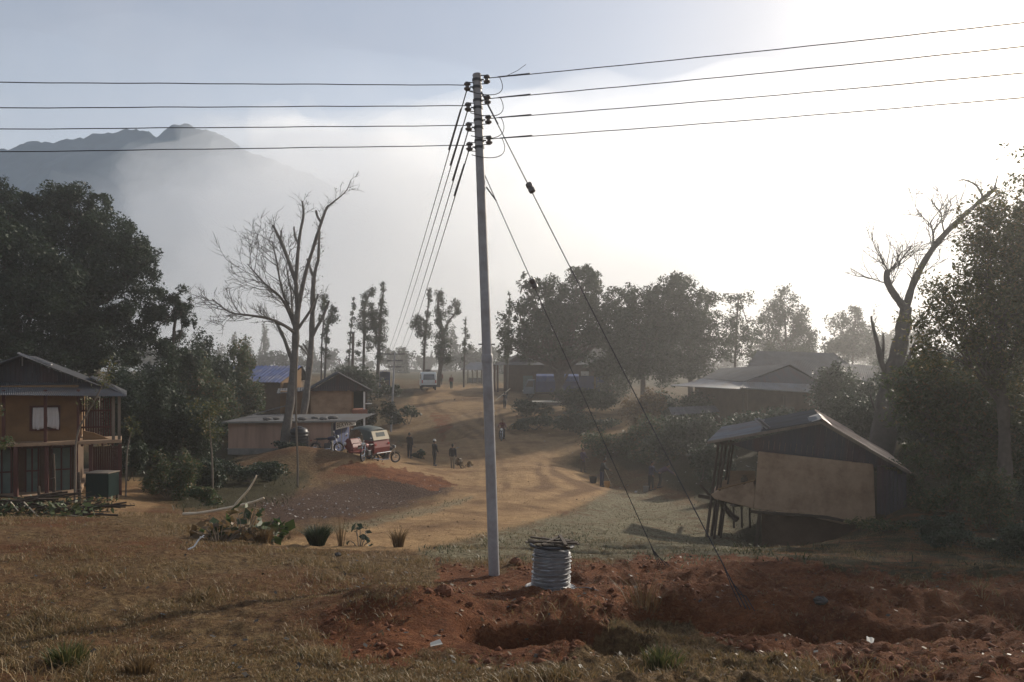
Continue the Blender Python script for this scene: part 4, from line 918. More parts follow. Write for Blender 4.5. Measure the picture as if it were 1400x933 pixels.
for s in (-1, 1):       # canopy side cheek with the curved opening edge
    m = MB(); pts = [(.02,1.58),(-.30,1.52),(-.50,1.30),(-.56,1.02),(-1.22,1.02),(-1.06,1.48),(-.8,1.56)]
    m.extr([Vector((s*.645,y,z)) for y,z in pts], (s*.02,0,0)); m.build('canopy_side', canopy_m, tt)
m = MB(); m.extr([Vector((-.64,-1.06,1.50)),Vector((.64,-1.06,1.50)),Vector((.66,-1.245,1.03)),Vector((-.66,-1.245,1.03))], (0,-.03,0)); m.build('rear_panel', beige, tt)
m = MB(); m.extr([Vector((-.34,-1.125,1.42)),Vector((.34,-1.125,1.42)),Vector((.36,-1.20,1.20)),Vector((-.36,-1.20,1.20))], (0,-.015,0)); m.build('rear_window_flap', canopy_m, tt)
m = MB()
for s in (-1, 1): m.tube([(s*.42,.66,1.0),(s*.52,.46,1.55)], .022, 6)
m.tube([(-.52,.46,1.55),(.52,.46,1.55)], .022, 6); m.tube([(-.42,.66,1.0),(.42,.66,1.0)], .02, 6); ws = m.build('windscreen_frame', dsteel, tt)
m = MB(); m.extr([Vector((-.41,.655,1.02)),Vector((.41,.655,1.02)),Vector((.50,.47,1.53)),Vector((-.50,.47,1.53))], (0,.008,0)); m.build('windscreen', glass, ws)
m = MB(); m.box((0,-.62,.62), (1.16,.5,.14)); m.box((0,-.90,.92), (1.16,.12,.5)); m.box((0,.0,.60), (.5,.4,.12)); m.build('seat', cloth('maroon',(.10,.02,.02)), tt, bevel=.03)
for s in (-1, 1):
    m = MB(); m.ball((s*.30,1.02,.72), (.10,.08,.10), 10); m.build('headlight', lampw, tt, smooth=True)
    m = MB(); m.box((s*.55,-1.30,.80), (.14,.04,.10)); m.build('tail_light', lampred, tt, bevel=.01)
    m = MB(); m.ball((s*.58,-.85,.40), (.13,.33,.16), 10); m.build('mudguard', redp, tt, smooth=True)
    m = MB(); m.tube([(s*.48,.55,1.2),(s*.66,.62,1.22)], .01, 5); m.ball((s*.70,.62,1.24), (.06,.02,.09), 8); m.build('mirror', chrome, tt, smooth=True)
m = MB(); m.tube([(-.6,-1.42,.34),(.6,-1.42,.34)], .035, 8); m.tube([(-.45,-1.2,.34),(-.45,-1.42,.34)], .02, 6); m.tube([(.45,-1.2,.34),(.45,-1.42,.34)], .02, 6); m.build('bumper', chrome, tt, smooth=True)
for s in (-1,1):
    m = MB(); m.extr([Vector((s*.665,-.50,.62)),Vector((s*.665,-.20,.52)),Vector((s*.665,-.16,.58)),Vector((s*.665,-.46,.69))], (s*.02,0,0)); m.build('side_stripe', beige, tt)
    m = MB(); m.tube([(s*.63,-.42,.40),(s*.63,-.36,.86),(s*.63,.20,.80),(s*.60,.34,.45)], .02, 6); m.build('side_rail', redp, tt)

# ---- pale van seen from behind
def side_solid(m, prof, w0, w1=None):
    m.extr([Vector((-w0,y,z)) for y,z in prof], (2*w0,0,0))
p = G(585, 92, .0); vn = thing('van', 'pale grey green van seen from behind at the top of the dirt road', 'van', p, facing(-.16,1))
prof = [(-2.3,.45),(-2.35,1.0),(-2.25,1.75),(-2.05,2.08),(1.5,2.08),(1.95,1.75),(2.35,1.15),(2.45,.9),(2.45,.42),(1.8,.42),(-1.6,.42)]
m = MB(); side_solid(m, prof, .86); m.build('body', vanpaint, vn, bevel=.10)
for x in (-.76,.76):
    wheel(vn, (x,-1.5,.33), .33, .2, 0, vanpaint); wheel(vn, (x,1.55,.33), .33, .2, 0, vanpaint)
m = MB(); m.extr([Vector((-.66,-2.345,1.20)),Vector((.66,-2.345,1.20)),Vector((.60,-2.235,1.85)),Vector((-.60,-2.235,1.85))], (0,-.012,0)); m.build('rear_window', glass, vn)
m = MB(); m.box((0,-2.40,.52), (1.74,.16,.22)); m.build('bumper', black, vn, bevel=.03)
for s in (-1,1):
    m = MB(); m.box((s*.76,-2.36,1.02), (.12,.05,.36)); m.build('tail_light', lampred, vn, bevel=.01)
    for y0,y1 in ((-1.9,-.75),(-.65,.45),(.55,1.4)):
        m = MB(); m.extr([Vector((s*.858,y0,1.28)),Vector((s*.858,y1,1.28)),Vector((s*.858,y1-.05,1.82)),Vector((s*.858,y0+.05,1.82))], (s*.012,0,0)); m.build('side_window', glass, vn)
m = MB(); m.extr([Vector((-.72,2.33,1.2)),Vector((.72,2.33,1.2)),Vector((.64,1.97,1.74)),Vector((-.64,1.97,1.74))], (0,.02,.012)); m.build('windscreen', glass, vn)
m = MB()
for x in (-.62,.62): m.tube([(x,-1.6,2.14),(x,.8,2.14)], .02, 6)
for y in (-1.6,-.8,0,.8): m.tube([(-.62,y,2.14),(.62,y,2.14)], .02, 6); m.tube([(-.62,y,2.06),(-.62,y,2.14)], .02, 5); m.tube([(.62,y,2.06),(.62,y,2.14)], .02, 5)
m.build('roof_rack', dsteel, vn)
bx = thing('roof_bundle', 'dark bundle lying on the roof rack of the pale van', 'bundle', p+Vector((-.05,.2,2.16)), facing(-.16,1)); m = MB(); m.box((0,-.4,.11), (.6,.8,.22)); m.build('sack', cloth('dark',(.03,.028,.028)), bx, bevel=.08); MB().beam((-.31,-.4,.23),(.31,-.4,.23),.04,.01).build('strap', gwood, bx)
# ---- blue truck, side-on, cab to the left
p = G(750, 90, .0); tr = thing('truck', 'blue truck with a covered load parked side-on behind the broad tree', 'truck', p, facing(-1,.06))
k = 90/F
m = MB(); prof = [(1.55,.55),(1.55,2.15),(2.35,2.15),(2.75,1.30),(2.85,.95),(2.85,.55)]; side_solid(m, prof, 1.0); m.build('cab', cab_m, tr, bevel=.06)
for s in (-1,1):
    m = MB(); m.extr([Vector((s*.998,1.72,1.35)),Vector((s*.998,2.60,1.35)),Vector((s*.998,2.27,2.0)),Vector((s*.998,1.72,2.0))], (s*.012,0,0)); m.build('side_window', glass, tr)
m = MB(); m.extr([Vector((-.88,2.745,1.35)),Vector((.88,2.745,1.35)),Vector((.84,2.40,2.06)),Vector((-.84,2.40,2.06))], (0,.02,.01)); m.build('windscreen', glass, tr)
m = MB(); m.box((0,-1.0,1.35), (2.05,4.9,1.2)); m.build('cargo_bed', trkblue, tr, bevel=.03)
m = MB(); m.extr([Vector((-1.04,-3.4,1.95)),Vector((-.9,-3.4,2.55)),Vector((0,-3.4,2.8)),Vector((.9,-3.4,2.55)),Vector((1.04,-3.4,1.95))], (0,4.8,0)); m.build('load_cover', tarp, tr, bevel=.06)
m = MB(); m.box((0,-.4,.62), (.9,6.0,.18)); m.build('chassis', dsteel, tr)
for y in (2.1,-1.6,-2.7):
    for s in (-1,1): wheel(tr, (s*.85,y,.45), .45, .26, 0, dsteel)
m = MB(); m.box((0,2.9,.62), (1.95,.12,.2)); m.build('bumper', chrome, tr, bevel=.02)
for s in (-1,1): m = MB(); m.box((s*.75,2.88,.9), (.26,.06,.16)); m.build('headlight', lampw, tr, bevel=.01)
# ================================================================ people (local forward = +Y, feet at z = 0)
def remesh(mb, voxel, name, mat, parent, smooth=True):
    me = mb.mesh(name+'_tmp'); o = bpy.data.objects.new('tmp', me); COL.objects.link(o)
    r = o.modifiers.new('r', 'REMESH'); r.mode = 'VOXEL'; r.voxel_size = voxel
    s = o.modifiers.new('s', 'SMOOTH'); s.factor = .5; s.iterations = 2
    dg = bpy.context.evaluated_depsgraph_get(); m2 = bpy.data.meshes.new_from_object(o.evaluated_get(dg)); m2.name = name
    bpy.data.objects.remove(o); bpy.data.meshes.remove(me)
    ob = link(name, m2, mat, parent); m2.polygons.foreach_set('use_smooth', [True]*len(m2.polygons)); return ob
def fwd(a): return Vector((0, math.sin(a), -math.cos(a)))       # limb direction: 0 = down, 90 = forward
def limb(p, pitch, out, L):
    d = fwd(R(pitch)); d = Vector((d.x+math.sin(R(out)), d.y, d.z*math.cos(R(out)))).normalized(); return p+d*L
def person(label, loc, rz, top, low, h=1.66, lean=0, legs=((4,0),(-4,0)), arms=((4,8,10),(4,8,10)), group=None, sit=0, head=(0,0), hat=None, longtop=False, shorts=False, shoes=None, skirt=None, sc=1.0):
    o = thing('person', label, 'person', loc, rz, group); o.scale = (h/1.66,)*3
    hipz = .87 if not sit else sit
    # legs: (hip pitch, knee bend)
    hips = [Vector((s*.085, 0, hipz)) for s in (-1, 1)]; kn, an, toe = [], [], []
    for s, (hp_, kb) in zip((0, 1), legs):
        kx = limb(hips[s], hp_, (-3 if s == 0 else 3)*(1 if not sit else 4), .42); ax = limb(kx, hp_-kb, (-1 if s == 0 else 1), .40); kn.append(kx); an.append(ax)
        toe.append(ax+Vector((.015*(-1 if s == 0 else 1), .15, -.035)))
    if not sit:      # drop the hips so that the lower ankle meets the ground
        dz = .06-min(a.z for a in an)
        for L_ in (hips, kn, an, toe):
            for v in L_: v.z += dz
        hipz += dz
    pel = Vector((0, 0, hipz+.06)); lx = math.sin(R(lean)); lz = math.cos(R(lean))
    T = lambda x, y, z: pel+Vector((x, y*lz+z*lx, z*lz-y*lx))
    chest = T(0,.01,.33); neck = T(0,.0,.50); hy = lean*.6+head[0]
    hd = neck+Vector((.02*head[1], math.sin(R(hy))*.16, math.cos(R(hy))*.16+.0))
    sh = [T(s*.175,0,.43) for s in (-1,1)]; el, wr, fi = [], [], []
    for s, (pt, out, eb) in zip((-1,1), arms):
        e = limb(sh[0 if s < 0 else 1], pt+lean*.3, s*out, .28); w = limb(e, pt+eb+lean*.3, s*out*.3, .25); el.append(e); wr.append(w); fi.append(limb(w, pt+eb+12, s*out*.2, .085))
    b = MB()
    b.tube([pel-Vector((0,0,.06)), T(0,0,.12), T(0,0,.25), chest, T(0,0,.42), T(0,0,.46)], [.13,.115,.12,.14,.13,.07], 12)
    b.tube([T(-.17,0,.43), T(.17,0,.43)], .06, 10); b.tube([neck-Vector((0,0,.06)), neck+Vector((0,.005,.06))], [.055,.05], 10)
    rot = Matrix.Rotation(R(-hy), 3, 'X')@Matrix.Rotation(R(-head[1]), 3, 'Z')
    b.ball(hd, (.075,.095,.112), 12, rot); b.ball(hd+rot@Vector((0,.02,-.06)), (.055,.065,.06), 10, rot)
    b.ball(hd+rot@Vector((0,.098,-.015)), (.014,.02,.024), 8, rot); b.ball(hd+rot@Vector((0,.088,-.062)), (.026,.012,.010), 8, rot)
    for s in (-1,1): b.ball(hd+rot@Vector((s*.076,.0,-.01)), (.012,.02,.032), 8, rot)
    for s in (0,1):
        b.tube([hips[s]+Vector((0,0,.03)), hips[s].lerp(kn[s],.5), kn[s]], [.095,.08,.058], 12); b.tube([kn[s], kn[s].lerp(an[s],.35), an[s]], [.056,.056,.038], 12)
        b.tube([an[s]+Vector((0,-.045,-.025)), an[s]+Vector((0,.05,-.02)), toe[s]], [.036,.038,.028], 10); b.ball(an[s]+Vector((0,-.03,-.02)), .038, 8); b.ball(toe[s], (.036,.035,.026), 8)
        b.tube([sh[s], sh[s].lerp(el[s],.5), el[s]], [.058,.048,.040], 10); b.tube([el[s], el[s].lerp(wr[s],.3), wr[s]], [.040,.038,.027], 10)
        dr = (fi[s]-wr[s]).normalized(); pm = wr[s]+dr*.05; side = Vector((1 if s == 0 else -1,0,0)); ax = Vector((0,1,0)); ax = (ax-dr*ax.dot(dr)).normalized()
        b.ball(pm, (.020,.042,.05), 8, Matrix((dr.cross(ax), ax, dr)).transposed())
        for f_, (o_, L_) in enumerate(((-.030,.062),(-.010,.075),(.010,.078),(.028,.070))):
            a0 = wr[s]+dr*.085+ax*o_; a1 = a0+dr*L_*.5+side*.008; b.tube([a0-dr*.02, a1, a1+dr*L_*.42+side*.022], [.0105,.010,.009], 6)
        t0 = wr[s]+dr*.03+ax*.03; b.tube([t0, t0+dr*.03+ax*.028, t0+dr*.065+ax*.034+side*.012], [.013,.012,.010], 6)
    body = remesh(b, .0115, 'body', skin_m, o)
    for s in (-1,1):
        m = MB(); m.ball(hd+rot@Vector((s*.030,.086,.012)), (.012,.008,.008), 8, rot); m.build('eye', black, o, smooth=True)
    m = MB(); m.ball(hd+rot@Vector((0,-.018,.030)), (.083,.092,.098), 12, rot); m.ball(hd+rot@Vector((0,-.045,-.01)), (.074,.066,.08), 10, rot); remesh(m, .014, 'hair', hair_m, o)
    if hat:
        m = MB(); m.lathe([(.093,0),(.096,.03),(.085,.085),(.05,.115),(.005,.12)], 16, hd+rot@Vector((0,-.008,.035)), rot); m.lathe([(.098,-.005),(.125,-.008),(.125,.0),(.09,.01)], 16, hd+rot@Vector((0,.02,.04)), rot); m.build('cap', hat, o, smooth=True)
    m = MB(); bot = -.20 if longtop else -.06
    m.tube([T(0,0,bot), T(0,0,.10), T(0,0,.25), chest, T(0,0,.43), T(0,0,.475)], [.165 if longtop else .152,.138,.143,.160,.148,.078], 14); m.tube([T(-.175,0,.43), T(.175,0,.43)], .074, 10)
    for s in (0,1):
        m.tube([sh[s], sh[s].lerp(el[s],.5), el[s]], [.073,.064,.056], 10); m.tube([el[s], wr[s].lerp(el[s],.08)], [.056,.044], 10)
    remesh(m, .018, 'jacket', top, o)
    m = MB()
    if skirt: m.tube([pel+Vector((0,0,.06)), pel+Vector((0,.01,-.25)), (an[0]+an[1])/2+Vector((0,0,.10))], [.135,.18,.22], 16); remesh(m, .02, 'skirt', low, o)
    else:
        m.tube([pel+Vector((0,0,.06)), pel-Vector((0,0,.08))], [.135,.145], 14)
        for s in (0,1):
            m.tube([hips[s]+Vector((0,0,.02)), hips[s].lerp(kn[s],.5), kn[s]], [.108,.096,.076], 12); m.ball(kn[s], .074, 8)
            m.tube([kn[s], kn[s].lerp(an[s], .25 if shorts else .93)], [.074,.072 if shorts else .058], 12)
        remesh(m, .018, 'trousers', low, o)
    for s in (0,1):
        m = MB(); m.tube([an[s]+Vector((0,-.055,-.035)), an[s]+Vector((0,.04,-.032)), toe[s]+Vector((0,.02,-.004))], [.042,.046,.036], 10); m.ball(toe[s]+Vector((0,.02,-.006)), (.040,.035,.03), 8); m.ball(an[s]+Vector((0,-.045,-.025)), .043, 8); m.build('shoe', shoes or black, o, smooth=True)
    o['wr'] = [list(w) for w in wr]; return o
dk = cloth('black',(.018,.018,.022)); nv = cloth('navy',(.022,.028,.055)); gy_ = cloth('grey',(.10,.10,.105)); mr = cloth('maroon',(.10,.02,.02)); kh = cloth('khaki',(.20,.16,.11)); wh = cloth('white',(.55,.53,.50)); br = cloth('brown',(.075,.05,.035)); pu = cloth('plum',(.06,.035,.06)); tl = cloth('teal',(.03,.055,.06))
GP = 'people standing on the verge'
person('person in dark trousers and grey sleeves standing leftmost of the three on the verge', G(560,52), facing(.35,1), dk, dk, 1.62, legs=((3,2),(-3,0)), arms=((10,6,25),(-4,8,15)), group=GP)
person('person in a pale cap and dark clothes, middle of the three on the verge', G(594,51.3), facing(.7,.7), dk, dk, 1.66, legs=((10,4),(-8,2)), arms=((14,6,55),(5,10,20)), group=GP, hat=wh)
person('person in a dark jacket and khaki trousers, rightmost of the three on the verge', G(619,51), facing(.2,1), dk, kh, 1.62, legs=((9,3),(-9,3)), arms=((6,9,20),(-6,9,10)), group=GP)
GR = 'people at the roadside ditch'
person('person in plum clothes standing at the bend beside the brush', G(797,52), facing(.5,-.8), pu, br, 1.52, arms=((12,6,60),(8,6,40)), group=GR, longtop=True)
mp = person('person in black holding a tool beside an orange bucket', G(823,47), facing(1,-.25), dk, nv, 1.68, lean=12, legs=((4,4),(-4,0)), arms=((24,6,30),(28,6,35)), group=GR, head=(22,0))
person('person in dark clothes standing beside a small child-high bucket near the ditch', G(890,44.8), facing(.6,-.6), nv, dk, 1.62, lean=6, arms=((20,6,50),(10,8,30)), group=GR, head=(18,0))
person('person bending low to the ground behind the others at the ditch', G(902,45.4), facing(1,.05), pu, dk, 1.62, lean=62, legs=((14,26),(2,22)), arms=((38,6,8),(30,6,12)), group=GR, head=(-12,0))
GV = 'people by the van'
person('thin distant person in a reddish top nearest to the van', G(603,101), facing(.1,1), mr, dk, 1.62, legs=((7,3),(-7,4)), group=GV)
person('distant person in dark maroon walking a little right of the van', G(617,95), facing(-.2,-1), mr, tl, 1.66, legs=((8,3),(-8,4)), group=GV)
person('small distant person in a pale top beyond the platform wall', G(822,93), facing(-.4,.3), wh, br, 1.35, group=GV)
pk = person('person in black carrying a pale plank on the shoulder up the road', G(690,80), facing(.25,1), dk, dk, 1.62, legs=((13,5),(-12,6)), arms=((80,20,85),(6,8,15)), lean=5)
pl_ = thing('plank', 'long pale plank carried on the shoulder of the person in black', 'plank', G(690,80,1.38)+Vector((-.17,.05,0)), 0)
MB().beam((-.75,-.35,-.55), (.72,.35,.62), .16, .05).build('board', pbark, pl_, bevel=.005); MB().beam((-.2,-.09,-.13),(-.1,-.05,-.05),.18,.06).build('tie', dwood, pl_)
rp = mc4.location; rd = person('rider in dark maroon seated on the motorcycle coming down the road', rp.copy(), facing(-.12,-1), mr, dk, 1.66, sit=.84, lean=8, legs=((62,72),(62,72)), arms=((44,16,22),(44,16,22)), hat=None)
for ch in rd.children: pass
# tool, buckets, cans
R1 = thing('shovel', 'long handled shovel held by the person in black at the ditch', 'shovel', mp.location+Vector((.42,-.14,.02)), 0)
MB().tube([(-.28,.0,1.02),(.10,-.02,.18)], .016, 6).build('handle', pbark, R1); MB().sheet((.06,-.10,.20),(.06,.08,.20),(.24,.06,-.02),(.24,-.08,-.02), th=.01).build('blade', alu, R1)
def bucket(label, loc, mat, r=.16, h=.30):
    o = thing('bucket', label, 'bucket', loc, 0, 'buckets at the ditch')
    MB().lathe([(r*.78,0),(r*.8,.01),(r,h),(r*1.05,h),(r*1.05,h-.02),(r*.9,h-.03),(r*.75,.03)], 16).build('body', mat, o, smooth=True)
    MB().tube([(r*math.cos(t), 0, h+r*.8*math.sin(t)) for t in np.linspace(0, math.pi, 9)], .008, 5).build('handle', dsteel, o); return o
bucket('orange plastic bucket by the feet of the person with the tool', G(830,46.4), M('orange_plastic',(.50,.24,.06),.5,.1,3,0), .19, .36)
bucket('black bucket on the grey verge left of the person with the tool', G(811,48), black, .24, .36)
bucket('pale bucket at the feet of the two people at the ditch', G(883,44.2), gplast, .17, .32)
# ================================================================ vegetation
def leaf_mesh(P_, size, name, mat, parent, off, up=.35, wid=.45):
    n = len(P_); 
    N = RNG.normal(size=(n,3)); N[:,2] = np.abs(N[:,2])+up; N /= np.linalg.norm(N, axis=1)[:,None]
    T_ = RNG.normal(size=(n,3)); U = np.cross(N, T_); U /= np.linalg.norm(U, axis=1)[:,None]; Vv = np.cross(N, U)
    L = (size*(.45+1.25*RNG.uniform(0,1,n)**1.6))[:,None]; w = L*wid
    P_ = P_-np.array(off)[None]
    V = np.stack([P_-U*L*.5, P_-Vv*w*.5+U*L*.05, P_+U*L*.5, P_+Vv*w*.5+U*L*.05], 1).reshape(-1,3)
    return np_mesh(name, V, np.arange(4*n).reshape(-1,4), mat, parent)
def blob_pts(blobs, cov, lpx, airy=.2):
    out = []
    for bl in blobs:
        px, py, d, rx, ry = bl[:5]; cv = cov*(bl[5] if len(bl) > 5 else 1)
        k = d/F; c = np.array(W(px, py, d)); Rr = np.array([rx*k, (rx+ry)*.5*k, ry*k])
        n = int(cv*math.pi*rx*ry/(lpx*lpx*.45*.5*.6)); K = max(16, int(rx*ry/80)); n = int(n*1.15)
        u = RNG.normal(size=(K,3)); u /= np.linalg.norm(u, axis=1)[:,None]; rad = RNG.uniform(0,1,K)**.40
        cc = c+u*rad[:,None]*Rr*RNG.uniform(.75,1.18,(K,1))
        idx = RNG.integers(0, K, n); sg = RNG.uniform(airy*.45, airy*1.1, K)
        g = RNG.normal(size=(n,3)); g /= np.maximum(1, np.linalg.norm(g, axis=1)/2.0)[:,None]
        out.append(cc[idx]+g*sg[idx][:,None]*Rr*.9)
    return np.concatenate(out)
def poly_tube(m, pts, w0, w1, n=8, wob=0.0):     # pts: [(px,py,d)], widths in px
    P_ = [W(*p) for p in pts]; 
    if wob: P_ = [p+Vector((random.uniform(-wob,wob),)*1+(random.uniform(-wob,wob),0)) if 0 < i else p for i, p in enumerate(P_)]
    # resample smooth
    Q_ = []
    for i in range(len(P_)-1):
        a, b = P_[i], P_[i+1]; pa = P_[max(0,i-1)]; pb_ = P_[min(len(P_)-1,i+2)]
        for s in range(3):
            t = s/3; Q_.append(.5*((2*a)+(b-pa)*t+(2*pa-5*a+4*b-pb_)*t*t+(-pa+3*a-3*b+pb_)*t**3))
    Q_.append(P_[-1]); N = len(Q_)-1
    m.tube(Q_, [max(.004, (w0+(w1-w0)*i/N)*.5*pts[0][2]/F*(1+(.07 if w0 < 8 else .10)*math.sin(i*2.1+w0)+(random.uniform(-.08,.08) if w0 > 5 else 0))) for i in range(N+1)], n)
    return Q_
def tree(name, label, base, trunks, blobs, lpx=4.2, cov=2.6, mat=None, bk=None, group=None, airy=.2, limbs=True, cat='tree', fol='crown', lean=None, up=.35):
    """base (px,d); trunks: [(pts, w0, w1)]; first trunk starts on the ground"""
    b = G(base[0], base[1]); o = thing(name, label, cat, b, 0, group); m = MB()
    for pts, w0, w1 in trunks: poly_tube(m, pts, w0, w1)
    if limbs and blobs:
        top = trunks[0][0][-1]; w = trunks[0][2]
        for bl in blobs:
            if len(bl) > 5 and bl[5] < .36: continue
            st = trunks[0][0][-1] if random.random() < .6 else trunks[0][0][len(trunks[0][0])//2]
            mid = ((st[0]+bl[0])/2+random.uniform(-6,6), (st[1]+bl[1])/2+random.uniform(0,10), (st[2]+bl[2])/2)
            poly_tube(m, [st, mid, (bl[0], bl[1]-bl[4]*.3, bl[2])], max(1.2, w*.7), .6, 6)
            for _ in range(3):
                e = (bl[0]+random.uniform(-.8,.8)*bl[3], bl[1]+random.uniform(-.8,.6)*bl[4], bl[2]+random.uniform(-.4,.4)*bl[3]*bl[2]/F)
                poly_tube(m, [mid, ((mid[0]+e[0])/2, (mid[1]+e[1])/2-3, (mid[2]+e[2])/2), e], max(.9, w*.35), .4, 5)
    m.build('trunk', bk or bark, o, b, True)
    if blobs: 
        d = base[1]; leaf_mesh(blob_pts(blobs, cov, lpx, airy), lpx*d/F, fol, mat or lf_dark, o, b, up)
    return o
GT = 'trees along the village edge'
# big dark trees on the left
tree('broadleaf_tree', 'huge dense dark tree cut by the left edge of the picture', (20,44), [([(20,560,44),(22,480,44),(15,400,44)], 26, 14)],
 [(-60,380,44,80,100),(10,320,44,70,60),(-10,285,45,45,35,.8),(50,385,43,70,70),(20,460,43,80,50),(2,262,45,10,24,.5),(-80,300,44,60,60)], 4, 3.0, lf_dark, group=GT)
tree('broadleaf_tree', 'tall rounded dark tree right of the huge tree, above the two storey house roof', (130,47), [([(130,585,47),(128,500,47),(124,420,47)], 20, 10)],
 [(100,300,47,55,42),(140,330,47,55,50),(120,380,46,75,55),(175,370,46,38,48),(85,420,46,70,50),(160,440,46,55,45),(110,485,45,80,45),(75,280,47,40,24,.8),(125,282,47,32,20,.7),(195,345,47,18,30,.6),(45,300,47,40,35)], 4, 3.0, lf_dark, group=GT)
tree('broadleaf_tree', 'smaller dark tree with a ragged crown right of the tall rounded tree', (232,48), [([(232,600,48),(236,520,48),(238,450,48),(246,410,48)], 7, 3)],
 [(235,410,48,26,24),(220,440,48,34,28,.8),(250,430,48,16,26,.7),(205,465,47,34,36),(240,490,47,36,22)], 3.6, 2.4, lf_dark, group=GT)
# dark undergrowth below
def bush(label, px, d, w, h, mat, name='shrub', lpx=3.6, cov=3.0, nb=9, dy=0, group='bushes and shrubs', stems=5, airy=.36, up=.35):
    b = G(px, d); py = HZ-b.z/d*F; o = thing(name, label, 'shrub', b, 0, group); m = MB(); bl = []
    for i in range(nb):
        t = random.uniform(-.75,.75); v = random.uniform(.25,.85)*(1-.35*t*t)
        bl.append((px+t*w, py-v*h, d+random.uniform(-.5,.5)*w*d/F, w*random.uniform(.28,.42), h*random.uniform(.24,.36)))
    for i in range(stems):
        q = bl[i % nb]; poly_tube(m, [(px+random.uniform(-.3,.3)*w, py+3, d), ((px+q[0])/2+random.uniform(-3,3), (py+q[1])/2, d), q[:3]], max(1.0, w*.035), .5, 5)
    m.build('stem', bark, o, b, True); leaf_mesh(blob_pts(bl, cov, lpx, airy), lpx*d/F, 'foliage', mat, o, b, up); return o
bush('dark tall bush between the two storey house and the leafy bush by the blue roof', 200, 40, 46, 130, lf_dark, nb=10)
bush('dark bush with pale leaf tips in front of the blue sheet roof', 284, 51.5, 40, 108, lf_mid, nb=12)
bush('dark bush left of the pinkish shed wall', 250, 39, 44, 100, lf_dark, nb=10)
bush('low black-green bush in the hollow below the shed wall', 335, 35.5, 56, 30, lf_dark, nb=8)
bush('brownish twiggy bush right of the green cabinet', 235, 30, 38, 62, lf_mid, nb=7, cov=1.8)
bush('dark bush behind the green cabinet', 178, 33, 22, 60, lf_dark, nb=5)
bush('small bright green clump below the thin sapling', 285, 28, 34, 26, lf_lush, nb=5)
bush('low dark bush at the foot of the shed behind the soil mound', 395, 42.2, 26, 9, lf_dark, nb=5)
bush('small dark bush on the grass verge behind the three people', 578, 53.5, 16, 12, lf_dark, nb=4)
bush('small dry bush at the road edge right of the three people', 634, 51.5, 12, 14, lf_dry, nb=4)
bush('dark hedge below the thin distant pole', 505, 66, 34, 44, lf_far, nb=7)
bush('mossy bush right of the distant pole on the bank', 556, 74, 22, 24, lf_far, nb=5)
bush('leafy dark bush behind the gabled house roof', 470, 82, 50, 44, lf_far, nb=7)
bush('pale rubble-strewn bush on the bank under the kiosk', 530, 84, 22, 22, lf_far, nb=4)
# bare trees
def twig(acc, p, dr, L, r, lv, rng, droop=.0):
    pts = [p]; d = dr.normalized(); n = 5
    for i in range(n):
        d = (d+Vector((rng.uniform(-.2,.2), rng.uniform(-.2,.2), rng.uniform(-.12,.24)))).normalized(); pts.append(pts[-1]+d*L/n)
    acc.append((pts, r))
    if lv:
        for k in range(rng.randint(3,5)):
            i = rng.randint(1, n); a = rng.choice((-1,1))*rng.uniform(.4,.9)
            dd = (pts[i]-pts[i-1]).normalized(); q = Matrix.Rotation(a, 3, 'Y')@dd+Vector((0, rng.uniform(-.4,.4), .1))
            twig(acc, pts[i], q, L*rng.uniform(.4,.62), r*.6, lv-1, rng)
def bare_tree(label, base, limbs, twigspec, group, mat=gbark, sprig=None, seed=1, lpx=2.2, name='bare_tree'):
    b = G(*base); o = thing(name, label, 'tree', b, 0, group); rng = random.Random(seed)
    paths = []; m = MB()
    for i, (pts, w0, w1) in enumerate(limbs):
        Qp = poly_tube(m, pts, w0, w1, 10 if w0 > 5 else 7); paths.append(Qp)
        if i == 0: m.build('trunk', mat, o, b, True); m = MB()
    if len(limbs) > 1: m.build('limbs', mat, o, b, True)
    acc = []; tips = []
    for li, n, t0, L, lv, r, bias in twigspec:
        Qp = paths[li]
        for k in range(n):
            t = t0+(1-t0)*(k+rng.random())/n; f = t*(len(Qp)-1); i = min(int(f), len(Qp)-2); p = Qp[i].lerp(Qp[i+1], f-i)
            dr = (Qp[i+1]-Qp[i]).normalized(); s = rng.choice((-1,1)) if bias == 0 else bias
            q = Matrix.Rotation(s*rng.uniform(.4,1.0), 3, 'Y')@dr; q.y += rng.uniform(-.5,.5); q.z += .15
            twig(acc, p, q, L*rng.uniform(.6,1.1), r, lv, rng)
    m = MB()
    for pts, r in acc: r = max(r*.95, .010); m.tube(pts, [r, r*.9, r*.8, r*.7, r*.6, r*.5], 4, False); tips.append(pts[-1]); tips.append(pts[-2])
    if acc: m.build('twigs', mat, o, b)
    if sprig:
        P_ = np.array([list(rng.choice(tips)) for _ in range(sprig)]); P_ = P_+RNG.normal(size=P_.shape)*lpx*2.2*base[1]/F
        leaf_mesh(P_, lpx*base[1]/F, 'sparse_leaves', lf_olive, o, b)
    return o, paths
d = 44
